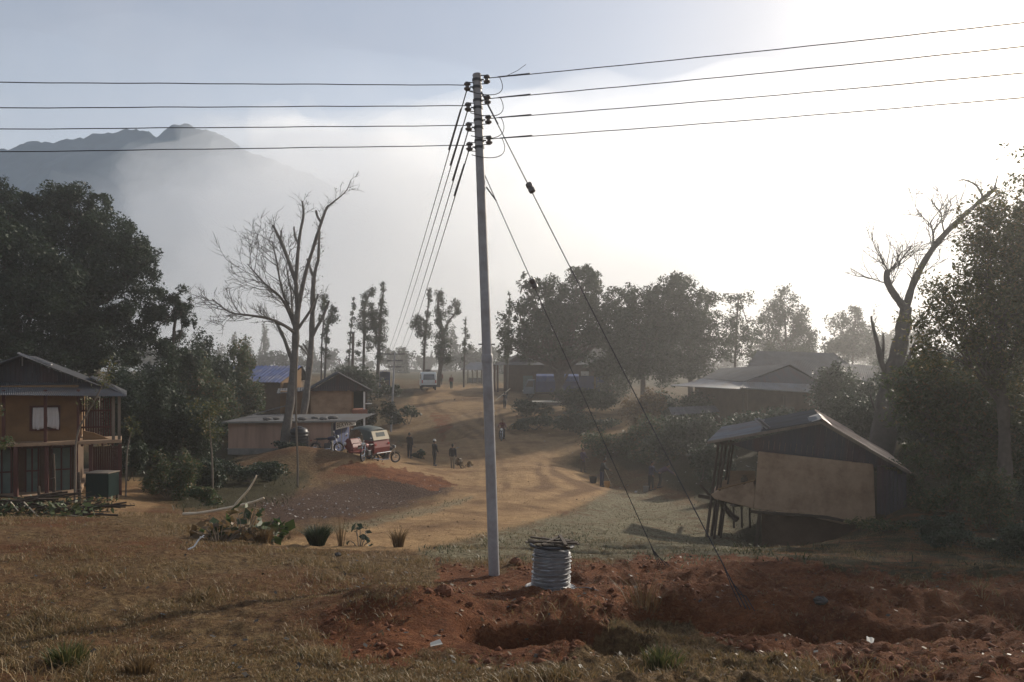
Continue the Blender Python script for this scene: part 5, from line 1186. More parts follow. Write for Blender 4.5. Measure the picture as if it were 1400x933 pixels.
bt1, paths = bare_tree('tall forked bare tree with fine twigs on its left, in front of the pinkish shed', (388,d), [
 ([(387,621,d),(391,590,d),(397,550,d),(402,500,d),(404,470,d),(405,444,d),(408,417,d)], 13, 8),
 ([(407,420,d),(405,395,d),(404,385,d),(389,342,d),(380,322,d),(373,308,d)], 6.5, 3.2),
 ([(404,390,d),(408,337,d),(411,315,d),(415,294,d),(413,275,d)], 5.2, 2.4),
 ([(407,425,d),(413,395,d),(419,369,d),(429,337,d),(439,305,d),(445,288,d),(449,281,d)], 6, 3),
 ([(448,283,d),(455,277,d),(464,270,d),(474,260,d),(480,246,d)], 2.6, .9),
 ([(402,500,d),(396,485,d),(388,462,d),(377,440,d)], 6, 3.8),
 ([(403,455,d),(390,446,d-1),(368,436,d-2),(338,431,d-3),(314,427,d-3),(290,409,d-3)], 5, 1.4),
 ([(404,450,d),(396,430,d),(384,407,d-1),(362,388,d-2),(338,361,d-2)], 5, 1.3),
 ([(406,440,d),(396,423,d),(385,395,d-1),(378,356,d-1),(372,330,d-1)], 4.2, 1.3),
 ([(406,450,d),(400,430,d+1),(398,400,d+2),(392,365,d+2),(398,340,d+2)], 3.5, 1.2),
 ([(406,452,d),(414,440,d),(424,425,d),(430,410,d)], 4.5, 3), ([(389,345,d),(384,330,d),(385,315,d)], 3, 2), ([(410,340,d),(403,322,d),(402,310,d)], 3, 2), ([(405,470,d),(415,478,d),(425,492,d)],3,1.5),
 ([(440,306,d),(434,296,d),(432,288,d)], 3.5, 3), ([(403,402,d),(398,392,d),(394,380,d)],2.6,1.2)],
 [(6,16,.2,1.7,2,.022,0),(7,16,.15,1.8,2,.022,0),(8,15,.2,1.6,2,.02,0),(9,13,.25,1.5,2,.02,0),(1,6,.5,.9,1,.014,0),(2,8,.6,.7,1,.013,0),(3,8,.45,.6,1,.012,0),(4,6,.3,.7,1,.010,0),(10,3,.3,.8,1,.014,0),(5,3,.2,1.2,1,.014,0),(0,4,.5,1.4,2,.015,-1)], 'bare trees by the shed', sprig=420, seed=4)
d = 51
bt2, _ = bare_tree('second bare trunk with short stubs, rising behind the pinkish shed roof', (412,d), [
 ([(411,600,d),(414,575,d),(420,530,d),(425,479,d),(427,431,d),(428,400,d),(429,380,d)], 10, 5.5),
 ([(429,382,d),(432,366,d),(435,356,d),(436,335,d),(437,316,d)], 5, 3), ([(426,462,d),(433,448,d),(440,436,d),(446,422,d),(450,411,d)], 5, 3),
 ([(428,378,d),(424,366,d),(420,354,d)], 4, 3), ([(427,433,d),(431,416,d),(435,402,d)], 3.5, 2.5), ([(425,490,d),(420,478,d),(414,470,d)], 3, 2)],
 [(1,12,.1,.55,1,.014,0),(2,5,.3,.8,1,.013,0),(4,3,.4,.7,1,.012,0),(0,5,.6,.8,1,.012,0)], 'bare trees by the shed', sprig=260, seed=9)
# massive half dead tree at the right
d = 36
bare_tree('massive dead tree with a forked leaning trunk behind the raised mud hut', (1205,d), [
 ([(1203,640,d),(1208,590,d),(1213,545,d),(1222,505,d),(1231,470,d),(1236,440,d),(1239,420,d)], 34, 14),
 ([(1238,422,d),(1228,410,d),(1216,392,d),(1212,378,d),(1214,370,d)], 11, 7),
 ([(1238,424,d),(1246,395,d),(1256,372,d),(1272,345,d),(1290,322,d),(1310,302,d),(1330,284,d),(1346,270,d)], 10, 5),
 ([(1344,272,d),(1356,262,d),(1362,256,d)], 7, 3), ([(1344,270,d),(1335,254,d),(1318,246,d),(1310,248,d)], 3, 1), ([(1360,257,d),(1364,240,d)], 2.5, 1.2),
 ([(1219,515,d),(1206,498,d),(1200,472,d),(1193,445,d),(1191,432,d)], 10, 2), ([(1206,492,d),(1208,470,d),(1207,455,d)], 5, 2), ([(1222,520,d),(1238,500,d),(1250,470,d)], 9, 3),
 ([(1275,342,d),(1276,322,d),(1272,305,d)], 3.4, 2), ([(1292,322,d),(1288,305,d),(1287,290,d)], 2.6, 1), ([(1310,300,d),(1322,303,d),(1338,312,d)], 3, 1), ([(1212,590,d),(1196,560,d),(1190,540,d)], 5, 2), ([(1249,392,d),(1246,380,d),(1240,374,d)],2.4,1)],
 [(1,8,.45,1.7,2,.032,0),(1,3,.95,1.9,2,.032,0),(9,6,.5,1.5,2,.026,0),(10,5,.4,1.2,1,.022,0),(2,13,.15,1.6,2,.026,0),(4,3,.3,.6,0,.01,0),(6,4,.4,.7,1,.014,0),(11,4,.2,.6,1,.012,0),(0,5,.8,1.2,1,.018,-1),(8,4,.3,.9,1,.014,0)], None, M('pale_dead_bark', (.060,.053,.047), .9, .3, 4, .8, bscale=14), seed=21, name='dead_tree')
# pollarded trees on the skyline
GP2 = 'pollarded trees on the skyline'
def pollard(label, base, trunks, cl, lpx=2.6, mat=lf_far, cov=2.6):
    dd = base[1]; bl = [(x+random.uniform(-1,1), y, dd, r*random.uniform(.8,1.05), r*random.uniform(.8,1.35)) for x, y, r in cl]
    for p_, a_w, b_w in trunks:
        for i in range(len(p_)-1):
            for t_ in (.3,.75):
                if p_[i][1] < 512: bl.append((p_[i][0]+(p_[i+1][0]-p_[i][0])*t_+random.uniform(-1.5,1.5), p_[i][1]+(p_[i+1][1]-p_[i][1])*t_, dd, random.uniform(2,4), random.uniform(3,6), .6))
    return tree('pollarded_tree', label, base, [([(x, y, dd) for x, y in p], a, b) for p, a, b in trunks], bl, lpx, cov, mat, bark, GP2, airy=.5, limbs=False)
pollard('shaggy pollarded tree with two clumped stems right of the bare trees', (444,86), [([(443,545),(445,490),(447,455),(453,430),(456,420)],3,1.6),([(439,545),(440,470),(443,435),(444,408)],2.4,1.3)], [(455,424,5),(457,434,6),(450,441,6),(446,453,5),(446,466,5),(444,409,6),(441,420,5),(438,436,4),(441,480,5),(447,487,4)])
pollard('narrow shaggy stem, leftmost of the thin skyline trees', (476,88), [([(475,540),(477,500),(480,450),(484,408)],2,1)], [(484,408,2.2),(485,420,3),(482,429,3),(484,436,2.5),(480,445,3.5),(479,456,3.5),(478,468,3.5),(477,480,3.5),(476,492,3.5)])
pollard('shaggy tree with a round tuft leaning right at its top', (497,90), [([(497,545),(497,500),(498,454),(498,425),(502,408),(509,400)],4,1.8)], [(509,398,7),(499,405,4),(497,415,4.5),(496,427,5.5),(495,441,8),(498,452,6),(503,462,5),(490,470,4),(504,474,5),(489,484,4),(499,430,4)])
pollard('thick shaggy tree with a bare spike at its top', (516,88), [([(515,545),(517,500),(519,454),(521,420),(524,400),(525,386)],5.5,1.2),([(518,470),(511,445),(508,425)],3,1.5)], [(521,414,5),(523,426,6),(516,432,8),(508,428,8),(506,418,5),(510,441,8),(518,449,9),(523,462,6),(521,476,6),(516,466,8),(505,448,5),(524,440,5),(519,488,6)])
pollard('slender shaggy tree in front of the sloping wires', (580,98), [([(579,535),(580,490),(582,455),(585,424),(586,399)],3.4,1.4),([(582,462),(574,450),(568,437)],2.4,1.2)], [(586,399,4.5),(586,411,3.5),(585,429,4.5),(582,446,6.5),(571,436,7),(566,445,6.5),(575,449,6.5),(587,455,5.5),(573,459,4.5),(580,471,4),(579,485,3)])
pollard('thick shaggy tree with a branch to the right, behind the van', (599,97), [([(598,535),(603,495),(606,467),(602,441),(599,420),(600,403)],7,2),([(606,458),(613,441),(622,429),(626,421)],3,1.6)], [(600,404,6),(604,412,5.5),(599,425,6),(605,433,7),(599,442,6),(606,455,8),(602,475,8.5),(609,487,8),(613,492,7),(600,488,6),(622,417,6),(627,427,4.5),(614,425,4.5),(608,470,8),(598,460,5)])
pollard('thin shaggy spike tree left of the near pole', (635,100), [([(634,535),(635,490),(636,460),(637,433)],2.4,.9)], [(637,452,2.5),(639,460,3.5),(635,470,3.5),(637,481,4),(634,492,3),(642,474,3)])
pollard('shaggy narrow tree just right of the near pole', (694,92), [([(693,560),(694,500),(696,440),(697,402)],3.4,1)], [(697,402,2.5),(697,415,3),(696,427,4),(695,440,4.5),(694,452,5),(692,465,5.5),(694,478,6),(693,490,5)])
# bare thin pole trunks
o = thing('wooden_post', 'tall dark bare post among the skyline trees', 'post', G(481,84)); b = o.location.copy(); m = MB(); m.tube([b-Vector((0,0,.3)), W(483,455,84)], [.16,.13], 8); m.build('shaft', dwood, o, b); m = MB(); m.tube([W(483,456,84), W(483,454,84)], .15, 8); m.build('top_cap', dsteel, o, b)
# airy and faded trees behind
GF = 'faded trees in the haze'
far_leaf = lf_far
def ftree(label, px, py, d, rx, ry, cov=2.0, nb=12, tr=3, lpx=3, mat=lf_far, group=GF, airy=.34, basepy=None, name='broadleaf_tree', conic=0):
    b = G(px, d); pyb = HZ-b.z/d*F; bl = []
    for i in range(nb):
        t = random.uniform(-.62,.62); v = (i+.5)/nb*2-1
        wsc = (1-.45*max(0,-v)) if not conic else (.35+.65*(v+1)/2)
        bl.append((px+t*rx*wsc, py+v*ry*.75, d+random.uniform(-.4,.4)*rx*d/F, rx*random.uniform(.38,.55)*wsc, ry*random.uniform(.26,.36)))
    return tree(name, label, (px,d), [([(px,pyb+3,d),(px+random.uniform(-2,2),(pyb+py)/2,d),(px+random.uniform(-3,3),py-ry*.3,d)], tr, tr*.45)], bl, lpx, cov, mat, bark, group, airy)
ftree('airy pale-leaved tree behind the thick pollarded tree', 622, 478, 218, 20, 34, 1.1, 6, 2)
ftree('wide faded tree mass on the skyline above the distant pole', 548, 497, 288, 28, 18, 2.2, 6, 3)
ftree('very faint conical tree left of the bare trees', 362, 470, 262, 10, 34, 1.4, 7, 2, conic=1)
ftree('faint slim tree nearest the dark ragged tree', 320, 468, 332, 7, 18, 1.2, 4, 1.6)
ftree('faint low tree clump left of the slim faint tree', 300, 487, 323, 20, 16, 1.6, 5, 2)
ftree('faint spreading tree between the two slim faint trees', 340, 482, 323, 14, 26, 1.3, 5, 1.8)
ftree('faded broad tree behind the narrow skyline stems', 462, 497, 262, 26, 22, 2.0, 6, 3)
ftree('faded tree behind the two bare trunks', 425, 490, 262, 22, 26, 1.8, 6, 3)
ftree('faint tree between the tufted tree and the wires', 558, 512, 332, 16, 14, 1.6, 4, 2)
ftree('faded tree behind the slender pollarded tree', 588, 500, 262, 12, 22, 1.3, 5, 2)
ftree('airy tree between the thick pollarded tree and the near pole', 645, 492, 227, 16, 22, 1.1, 5, 2)
ftree('faint rounded tree far behind the pavilion', 612, 510, 350, 18, 14, 1.8, 5, 2)
# row of big trees right of the pole
GR2 = 'large trees right of the near pole'
dd = 86
tree('broadleaf_tree', 'broad open-crowned tree with low limbs growing from the stone platform', (765,81), [([(764,556,81),(764,530,81),(766,505,81)], 12, 9),([(765,512,81),(745,490,81),(722,460,81),(710,430,81)],6,1.5),([(766,510,81),(772,470,81),(790,420,81)],6.5,2),([(768,508,81),(800,485,81),(830,450,81)],6,1.5),([(764,512,81),(755,470,81),(750,420,81)],5,1.5),([(766,510,81),(785,478,81),(812,440,81)],4.5,1.5)],
 [(795,395,81,38,28),(760,415,81,34,34),(735,400,81,26,22,.6),(720,430,81,26,24,.6),(705,465,81,24,22,.5),(745,455,81,38,30,.8),(790,440,81,44,36),(830,420,81,30,26,.6),(850,405,81,20,16,.5),(825,460,81,32,28,.6),(800,372,81,20,12,.7),(720,390,81,14,14,.5),(780,480,81,44,20,.7),(690,478,81,14,16,.5),(740,480,81,30,18,.6),(770,440,81,50,40,.5),(720,450,81,40,36,.4)], 4.0, 2.5, lf_far, group=GR2, airy=.22)
tree('broadleaf_tree', 'dense dark tree right of the broad open-crowned tree', (880,78), [([(880,575,78),(879,520,78),(880,470,78)], 9, 5)],
 [(870,440,78,34,36),(895,420,78,30,26),(920,400,78,26,22,.8),(845,460,78,30,36),(880,485,78,50,36),(905,455,78,40,36),(868,405,78,20,16,.5),(840,500,78,34,26)], 3.9, 2.7, lf_far, group=GR2, airy=.28)
tree('broadleaf_tree', 'tall dark rounded tree with a leafy top, behind the skirt roofed house', (945,80), [([(945,575,80),(944,520,80),(942,450,80)], 9, 4)],
 [(925,405,80,24,26),(928,388,80,16,12,.8),(950,430,80,34,36),(925,460,80,34,36),(960,470,80,36,34),(935,500,80,50,26),(968,405,80,12,18,.6),(905,430,80,24,30)], 3.9, 2.7, lf_far, group=GR2, airy=.28)
tree('broadleaf_tree', 'airy tree with a flat tip, lit through, left of the hazy pair', (1008,84), [([(1006,580,84),(1005,500,84),(1008,430,84),(1010,405,84)], 4.5, 1.6)],
 [(1012,412,84,20,14,.6),(995,408,84,16,8,.5),(1000,440,84,26,22,.6),(1020,455,84,22,22,.6),(1000,475,84,24,24,.8),(1028,485,84,18,16,.6)], 3.2, 1.7, lf_far, group=GR2, airy=.28)
tree('broadleaf_tree', 'pale hazy tree with a knob top, above the hipped roof', (1078,104), [([(1076,545,104),(1075,480,104),(1073,430,104)], 5, 2)],
 [(1072,412,104,16,16),(1060,440,104,22,22,.8),(1085,445,104,28,24),(1045,465,104,18,18,.7),(1100,462,104,20,20),(1070,480,104,40,18),(1055,418,104,8,10,.5)], 3.0, 2.2, lf_far, group=GR2, airy=.28)
tree('broadleaf_tree', 'palest hazy tree right of the knob topped tree', (1168,118), [([(1165,540,118),(1166,480,118),(1167,440,118)], 3.5, 1.6)],
 [(1168,432,118,16,16,.8),(1150,450,118,18,18,.8),(1180,455,118,20,20,.8),(1160,480,118,34,20),(1135,470,118,16,14,.7),(1195,480,118,16,20)], 3.0, 2.0, lf_far, group=GR2, airy=.28)
ftree('low dark tree between the dense tree and the long building', 838, 515, 90, 30, 30, 2.4, 6, 4, group=GR2)
ftree('rounded bushy tree at the back of the hipped house', 1110, 500, 95, 60, 24, 2.4, 8, 4, group=GR2)
ftree('bushy tree behind the dead tree trunk', 1225, 520, 70, 34, 40, 2.2, 7, 4, group=GR2)
# leafy trees at the right edge
GE = 'leafy trees at the right edge'
tree('leafy_tree', 'leafy tree with fluttering small leaves filling the right edge', (1376,22), [([(1372,735,22),(1374,640,22),(1372,560,22),(1366,500,22),(1372,430,22)], 20, 9),([(1368,520,22),(1390,470,22),(1410,420,22)],8,3),([(1370,540,22),(1345,490,22),(1330,450,22)],7,2.5)],
 [(1400,310,22,44,46,.8),(1380,360,22,54,40),(1350,400,22,46,34,.7),(1410,420,22,60,60),(1340,440,22,46,34,.7),(1310,460,22,36,26,.5),(1370,490,22,60,40,.8),(1300,500,22,40,24,.4),(1420,520,22,50,60),(1385,205,22,26,12,.22),(1395,250,22,26,24,.3),(1330,380,22,22,26,.4),(1365,290,22,26,26,.35),(1460,400,22,70,90),(1345,330,22,40,40,.45),(1300,420,22,36,40,.45),(1270,480,22,36,40,.35),(1400,350,22,70,90,.8),(1370,440,22,80,70,.6),(1350,325,22,42,46,.6),(1312,392,22,48,50,.6),(1278,445,22,42,42,.6),(1330,300,22,24,26,.3),(1250,470,22,30,24,.35)], 5.0, 1.4, lf_olive, group=GE, airy=.24)
tree('leafy_tree', 'shorter bushy tree below the fluttering one, shading the dark bank', (1330,25), [([(1330,700,25),(1326,640,25),(1318,580,25)], 9, 4)],
 [(1290,540,25,46,34,.8),(1340,560,25,56,40),(1250,570,25,36,26,.6),(1300,600,25,46,28,.8),(1380,610,25,50,46),(1270,500,25,40,24,.5),(1430,620,25,50,60),(1300,540,25,80,60,.9),(1240,520,25,34,34,.5),(1350,640,25,70,40,.9),(1270,620,25,40,30,.6)], 5.0, 2.1, lf_mid, group=GE, airy=.22)
tree('leafy_tree', 'dark leafy tree just outside the right edge with branches reaching in', (1620,20), [([(1620,760,20),(1615,600,20),(1610,480,20)], 26, 12)],
 [(1590,330,20,80,70),(1630,440,20,110,80),(1560,560,20,70,60,.8),(1650,300,20,90,80),(1500,470,20,60,60,.7)], 5.5, 2.0, lf_mid, group=GE)
# brush on the right
bush('dark brush along the ditch behind the two people', 905, 53, 48, 44, lf_mid, nb=10, cov=2.2)
bush('dark brush left of the raised hut porch', 965, 44, 42, 62, lf_dark, nb=9)
bush('tangled low brush by the ditch bend, with pale specks', 838, 56, 44, 34, lf_mid, nb=8, cov=1.8)
bush('dry orange-brown shrub in front of the dark trees', 876, 62, 36, 56, lf_dry, nb=8, cov=1.6)
bush('grey-green brush below the platform wall', 780, 74, 64, 30, lf_far, nb=8)
bush('dark brush beyond the ditch next to the dry orange shrub', 925, 63, 50, 48, lf_far, nb=8)
bush('brush under the eave of the skirt roofed house', 1060, 50, 90, 50, lf_dark, nb=10)
bush('low brush on the road bank right of the motorcycle', 735, 66, 34, 20, lf_far, nb=6)
bush('dark shrub with glinting leaves right of the raised hut', 1235, 27, 34, 62, lf_mid, nb=8, cov=1.8)
bush('glinting shrub under the shorter bushy tree', 1290, 24, 40, 52, lf_mid, nb=8, cov=1.7)
bush('tall glinting shrub against the right tree trunk', 1350, 21, 36, 84, lf_mid, nb=9, cov=1.6, lpx=4.4)
bush('dark shrub at the right picture edge', 1410, 19, 34, 90, lf_dark, nb=8, lpx=4.6)
bush('low dark shrub on the shaded bank in front of the raised hut wall', 1180, 23.5, 30, 22, lf_olive, nb=5, cov=1.3)
bush('dry straw-coloured clump in the garden right of the raised hut', 1268, 29, 26, 30, lf_dry, nb=5)
bush('dark undergrowth behind the raised hut and dead tree', 1180, 42, 60, 70, lf_dark, nb=9)
# saplings
def sapling(label, pts, w0, w1, mat, leaves=None, lm=lf_olive, lpx=3.2):
    o = thing('sapling', label, 'sapling', G(pts[0][0], pts[0][2]), 0, 'thin saplings'); b = o.location.copy(); m = MB()
    pts = [(pts[0][0], HZ-b.z/pts[0][2]*F+2, pts[0][2])]+pts[1:]
    poly_tube(m, pts, w0, w1, 7); m.build('stem', mat, o, b, True)
    if leaves: leaf_mesh(blob_pts(leaves, 1.0, lpx, .3), lpx*pts[0][2]/F, 'foliage', lm, o, b)
    return o
sapling('thin leaning sapling in front of the two storey house', [(102,705,21),(103,640,21),(104,605,21),(111,580,21),(128,550,21),(145,516,21),(150,495,21)], 3.4, 1.2, gwood, [(140,520,21,16,16,.4),(150,500,21,10,12,.4),(120,550,21,16,10,.3)])
sapling('straight thin sapling with a dark top before the soil mound', [(407,676,34),(407,630,34),(405,580,34),(405,530,34),(406,490,34)], 3.2, 2.2, gwood, None)
sapling('thin leafy sapling above the bright green clump', [(291,668,30),(290,630,30),(288,600,30),(285,560,30)], 3.2, 1.4, gwood, [(285,560,30,22,22,.8),(292,590,30,16,14,.6),(275,585,30,14,12,.6)])
sapling('pale forked sapling beside the green cabinet', [(172,660,29),(173,630,29),(176,605,29),(180,590,29)], 2.6, 1.2, gwood, [(180,585,29,14,12,.5)])
sapling('leafy twig poking in at the left edge', [(-14,690,17),(-8,650,17),(0,620,17)], 3, 1.4, gwood, [(2,606,17,16,10,.8),(-4,560,17,10,10,.6)], lf_lush)
# weeds on the crest
def weed(label, px, py, d0, w, h, n, mat, name='weed', blade=.02, lean=.5, cat='plant', grp='weeds on the crest of the bank'):
    p = hit(px, py, d0); o = thing(name, label, cat, p, 0, grp); k = p.y/F; V = []; Fq = []
    for i in range(n):
        a = random.uniform(0, 2*math.pi); r0 = random.uniform(0,.35)*w*k; hh = h*k*random.uniform(.55,1.05); le = lean*hh*random.uniform(.2,1)
        bx, by = math.cos(a)*r0, math.sin(a)*r0; dx, dy = math.cos(a)*le, math.sin(a)*le; t = random.uniform(0,6.3); wx, wy = math.cos(t)*blade*.5, math.sin(t)*blade*.5
        s = len(V); V += [(bx-wx,by-wy,-.02),(bx+wx,by+wy,-.02),(bx+dx*.4+wx*.8,by+dy*.4+wy*.8,hh*.6),(bx+dx*.4-wx*.8,by+dy*.4-wy*.8,hh*.6),(bx+dx+wx*.1,by+dy+wy*.1,hh),(bx+dx-wx*.1,by+dy-wy*.1,hh)]
        Fq += [(s,s+1,s+2,s+3),(s+3,s+2,s+4,s+5)]
    np_mesh('blades', V, Fq, mat, o); return o
wk = weed('round dark tuft of weed on the crest, left of the stalky plant', 434, 746, 11, 26, 27, 1100, lf_dark, blade=.011, lean=.9)
weed('spiky dry grass tuft on the crest nearest the near pole', 545, 748, 11, 18, 26, 240, lf_dry, 'grass_tuft', .009, .7, 'grass tuft')
weed('dry grass tuft on the crest left of the round dark weed', 360, 742, 11, 26, 22, 260, lf_dry, 'grass_tuft', .014, .8, 'grass tuft')
weed('tall thin stalks between the dark tuft and the broad leaved plant', 466, 747, 11, 10, 44, 26, lf_dry, 'weed', .012, .3)
weed('green grass tuft in the lower left corner of the grass', 92, 905, 5, 70, 22, 300, lf_olive, 'grass_tuft', .009, .9, 'grass tuft', 'tufts in the near grass')
weed('dry upright grass tuft at the bottom left of the grass', 190, 922, 5, 46, 24, 240, lf_dry, 'grass_tuft', .008, .7, 'grass tuft', 'tufts in the near grass')
weed('greenish tuft at the bottom right of the hole', 905, 912, 5, 70, 26, 260, lf_olive, 'grass_tuft', .009, .9, 'grass tuft', 'tufts in the near grass')
weed('wispy dry stalks right of the drum on the red bank', 880, 835, 6, 60, 52, 90, lf_dry, 'grass_tuft', .008, .9, 'grass tuft', 'tufts in the near grass')
def leafy(label, px, py, d0, leaves, mat, size, name='plant'):
    p = hit(px, py, d0); o = thing(name, label, 'plant', p, 0, 'broad leaved plants on the crest'); m = MB(); k = p.y/F; P_ = []
    for x, y in leaves:
        q = Vector(((x-px)*k, random.uniform(-.3,.3), (py-y)*k)); m.tube([(q.x*.3,q.y*.3,-.03), (q.x*.6,q.y*.6,q.z*.6), q], [.012,.009,.005], 5)
        for _ in range(3): P_.append(q+Vector((random.uniform(-.08,.08), random.uniform(-.08,.08), random.uniform(-.08,.05))))
    m.build('stem', gwood, o, smooth=True); leaf_mesh(np.array([list(v) for v in P_]), size, 'leaves', mat, o, (0,0,0), .2, .6); return o
leafy('broad leaved green plant under the fallen branches', 335, 738, 11, [(x+random.uniform(-8,8), 735-random.uniform(0,48)*(1-abs(x-335)/70)) for x in range(285,390,2)], lf_lush, .24)
leafy('drooping plant with a few round leaves on the crest', 492, 747, 11, [(486,718),(490,722),(495,731),(499,728),(484,730),(500,738),(478,740),(505,742)], lf_dark, .14)
leafy('brown leafy plant in front of the broad leaved green one', 300, 740, 11, [(x, 738-random.uniform(0,26)) for x in range(262,345,3)], lf_dry, .16)
# fallen pale branches
p = hit(300, 712, 11)
fb = thing('fallen_branch', 'pale peeled forked branch lying on the weeds at the crest', 'branch', W(300,700,p.y), 0); m = MB(); d = p.y
poly_tube(m, [(250,703,d),(270,702,d),(290,699,d),(320,693,d),(345,687,d),(361,681,d)], 4.2, 3, 8); m.build('main_stem', pbark, fb, fb.location, True)
m = MB(); poly_tube(m, [(318,696,d),(327,684,d),(338,672,d),(346,660,d),(351,650,d)], 3.6, 2, 8); m.build('side_branch', pbark, fb, fb.location, True)
p = hit(268, 752, 9); fb = thing('fallen_branch', 'small white bent twig lying on the grass below the crest', 'twig', p, 0); m = MB(); d = p.y-.02
k = d/F; m.tube([Vector((-.11,-.05,.01)), Vector((-.03,.0,.05)), Vector((.03,.05,.16)), Vector((.10,.08,.22))], [.016,.014,.012,.008], 7); m.build('stem', white, fb, None, True); m = MB(); m.tube([(.03,.05,.16),(.06,.02,.21),(.12,0,.20)], .007, 5); m.build('side_twig', white, fb)
# brushwood heap and stakes by the house
p = hit(50, 706, 14); hb = thing('brushwood_heap', 'heap of dark sticks and dry leaves in front of the two storey house', 'brushwood', p, 0)
m = MB()
for i in range(80):
    x = random.uniform(-1.9,1.5); a = random.uniform(-.5,.5); L = random.uniform(.5,1.4); z = random.uniform(0,.55)*(1-abs(x)/2.3); y = random.uniform(-.6,.6)
    m.tube([(x-L/2*math.cos(a), y-.2, z+L*.3*math.sin(a)), (x, y, z+.06), (x+L/2*math.cos(a), y+.3, z-L*.3*math.sin(a)+.02)], random.uniform(.010,.028), 5)
m.build('sticks', dwood, hb)
m = MB()
for i in range(6):
    x = random.uniform(-1.8,1.5); m.tube([(x,-.6,random.uniform(.1,.5)), (x+random.uniform(.2,.6),-.75,random.uniform(0,.3))], .014, 5)
m.build('pale_sticks', pbark, hb)
leaf_mesh(np.array([[random.uniform(-2,1.7), random.uniform(-.9,.7), random.uniform(.02,.4)] for _ in range(900)]), .15, 'dry_leaves', lf_mid, hb, (0,0,0))
for i, (px, h, lab) in enumerate(((73,84,'tall thin fence stake right of the brushwood heap'),(53,40,'short fence stake in the middle of the brushwood heap'),(108,60,'crooked fence stake at the foot of the thin leaning sapling'))):
    q = G(px, 20); s_ = thing('fence_stake', lab, 'stake', q, 0, 'fence stakes'); k = 20/F
    MB().tube([(0,0,-.15),(.02,0,h*k*.5),(-.01,0,h*k)], [.045,.04,.035], 7).build('shaft', dwood, s_, smooth=True); MB().tube([(-.05,-.05,h*k*.6),(.06,-.05,h*k*.62)], .012, 5).build('binding', gwood, s_)

# more undergrowth
bush('dark leafy bush beside the two storey house balcony', 176, 38, 30, 150, lf_dark, nb=10)
bush('broad dark bush mass between the ragged tree and the blue roof', 258, 54, 66, 112, lf_dark, nb=14)
bush('low dark bush in the hollow left of the sapling above the green clump', 262, 32, 44, 40, lf_dark, nb=8)
bush('dark brush beside the ditch nearest the raised hut', 990, 36, 26, 40, lf_dark, nb=6)
bush('large dark brush mass behind the two ditch people', 950, 52, 60, 54, lf_dark, nb=12)
bush('brush below the board fence', 905, 56, 56, 46, lf_mid, nb=10)
bush('dark brush right of the skirt roofed house', 1165, 54, 50, 90, lf_dark, nb=10)
bush('weedy brush along the road bend below the platform', 800, 64, 44, 26, lf_far, nb=8)
bush('brush at the far left end of the platform', 720, 72, 34, 20, lf_far, nb=6)
bush('dark thicket at the right behind the garden', 1300, 38, 90, 120, lf_dark, nb=14)
bush('dark thicket at the right edge behind the leafy trees', 1420, 34, 80, 130, lf_dark, nb=12)
bush('low dark brush on the shaded bank at the right', 1290, 19.5, 44, 34, lf_dark, nb=8)
bush('dark low bush in front of the right tree trunk', 1400, 17, 50, 40, lf_dark, nb=8)
bl = []
for i in range(95):
    px = random.uniform(-250, 1650); d = random.uniform(170, 390); b_ = G(px, d); pyb = HZ-b_.z/d*F; h = random.uniform(3.5, 10)*F/d*(1.35 if px > 750 or px < 250 else .8)
    for k in range(3): bl.append((px+random.uniform(-1,1)*h*.6, pyb-h*random.uniform(.2,.85), d, h*random.uniform(.35,.6), h*random.uniform(.22,.38)))
fw = leaf_mesh(np.concatenate([blob_pts([q], 2.0, 2.8, .3) for q in bl]), .7, 'far_wood', lf_far, None, (0,0,0)); fw['kind'] = 'stuff'; fw['label'] = 'far wood fading into the fog behind the village'; fw['category'] = 'wood'

bush('bush with bluish leaves half covering the blue sheet roof', 318, 60, 38, 100, lf_mid, nb=10)
tree('leafy_tree', 'tall dark tree added behind the leafy trees at the right edge to shade the bank', (1410,36), [([(1408,640,36),(1406,540,36),(1400,440,36)], 14, 6)],  # added to shade the bank, mostly hidden by the leafy trees
 [(1400,330,36,50,50,.7),(1370,420,36,46,46,.8),(1440,390,36,60,60),(1390,490,36,70,50),(1450,480,36,60,70),(1340,480,36,34,40,.6),(1350,540,36,60,50),(1480,340,36,60,70)], 4.6, 1.35, lf_mid, group=GE, airy=.24)
tree('leafy_tree', 'dark spreading tree added behind the bank to shade it', (1330,30), [([(1332,660,30),(1334,600,30),(1336,550,30)], 9, 4)],  # added on the sun's path so its crown darkens the bank
 [(1330,520,30,50,40,.8),(1370,560,30,50,40),(1300,570,30,44,34,.8),(1350,600,30,50,34)], 4.4, 2.2, lf_dark, group=GE, airy=.24)
bush('low brown-green weeds added along the top of the bank to shade it', 1215, 21.5, 40, 18, lf_mid, nb=7, cov=1.8)  # low growth put on the bank top to help shade it
bush('dark creeping weeds added for shade on the bank under the shorter bushy tree', 1320, 18.5, 60, 26, lf_dark, nb=8, cov=2)  # further low growth added to keep the bank dark
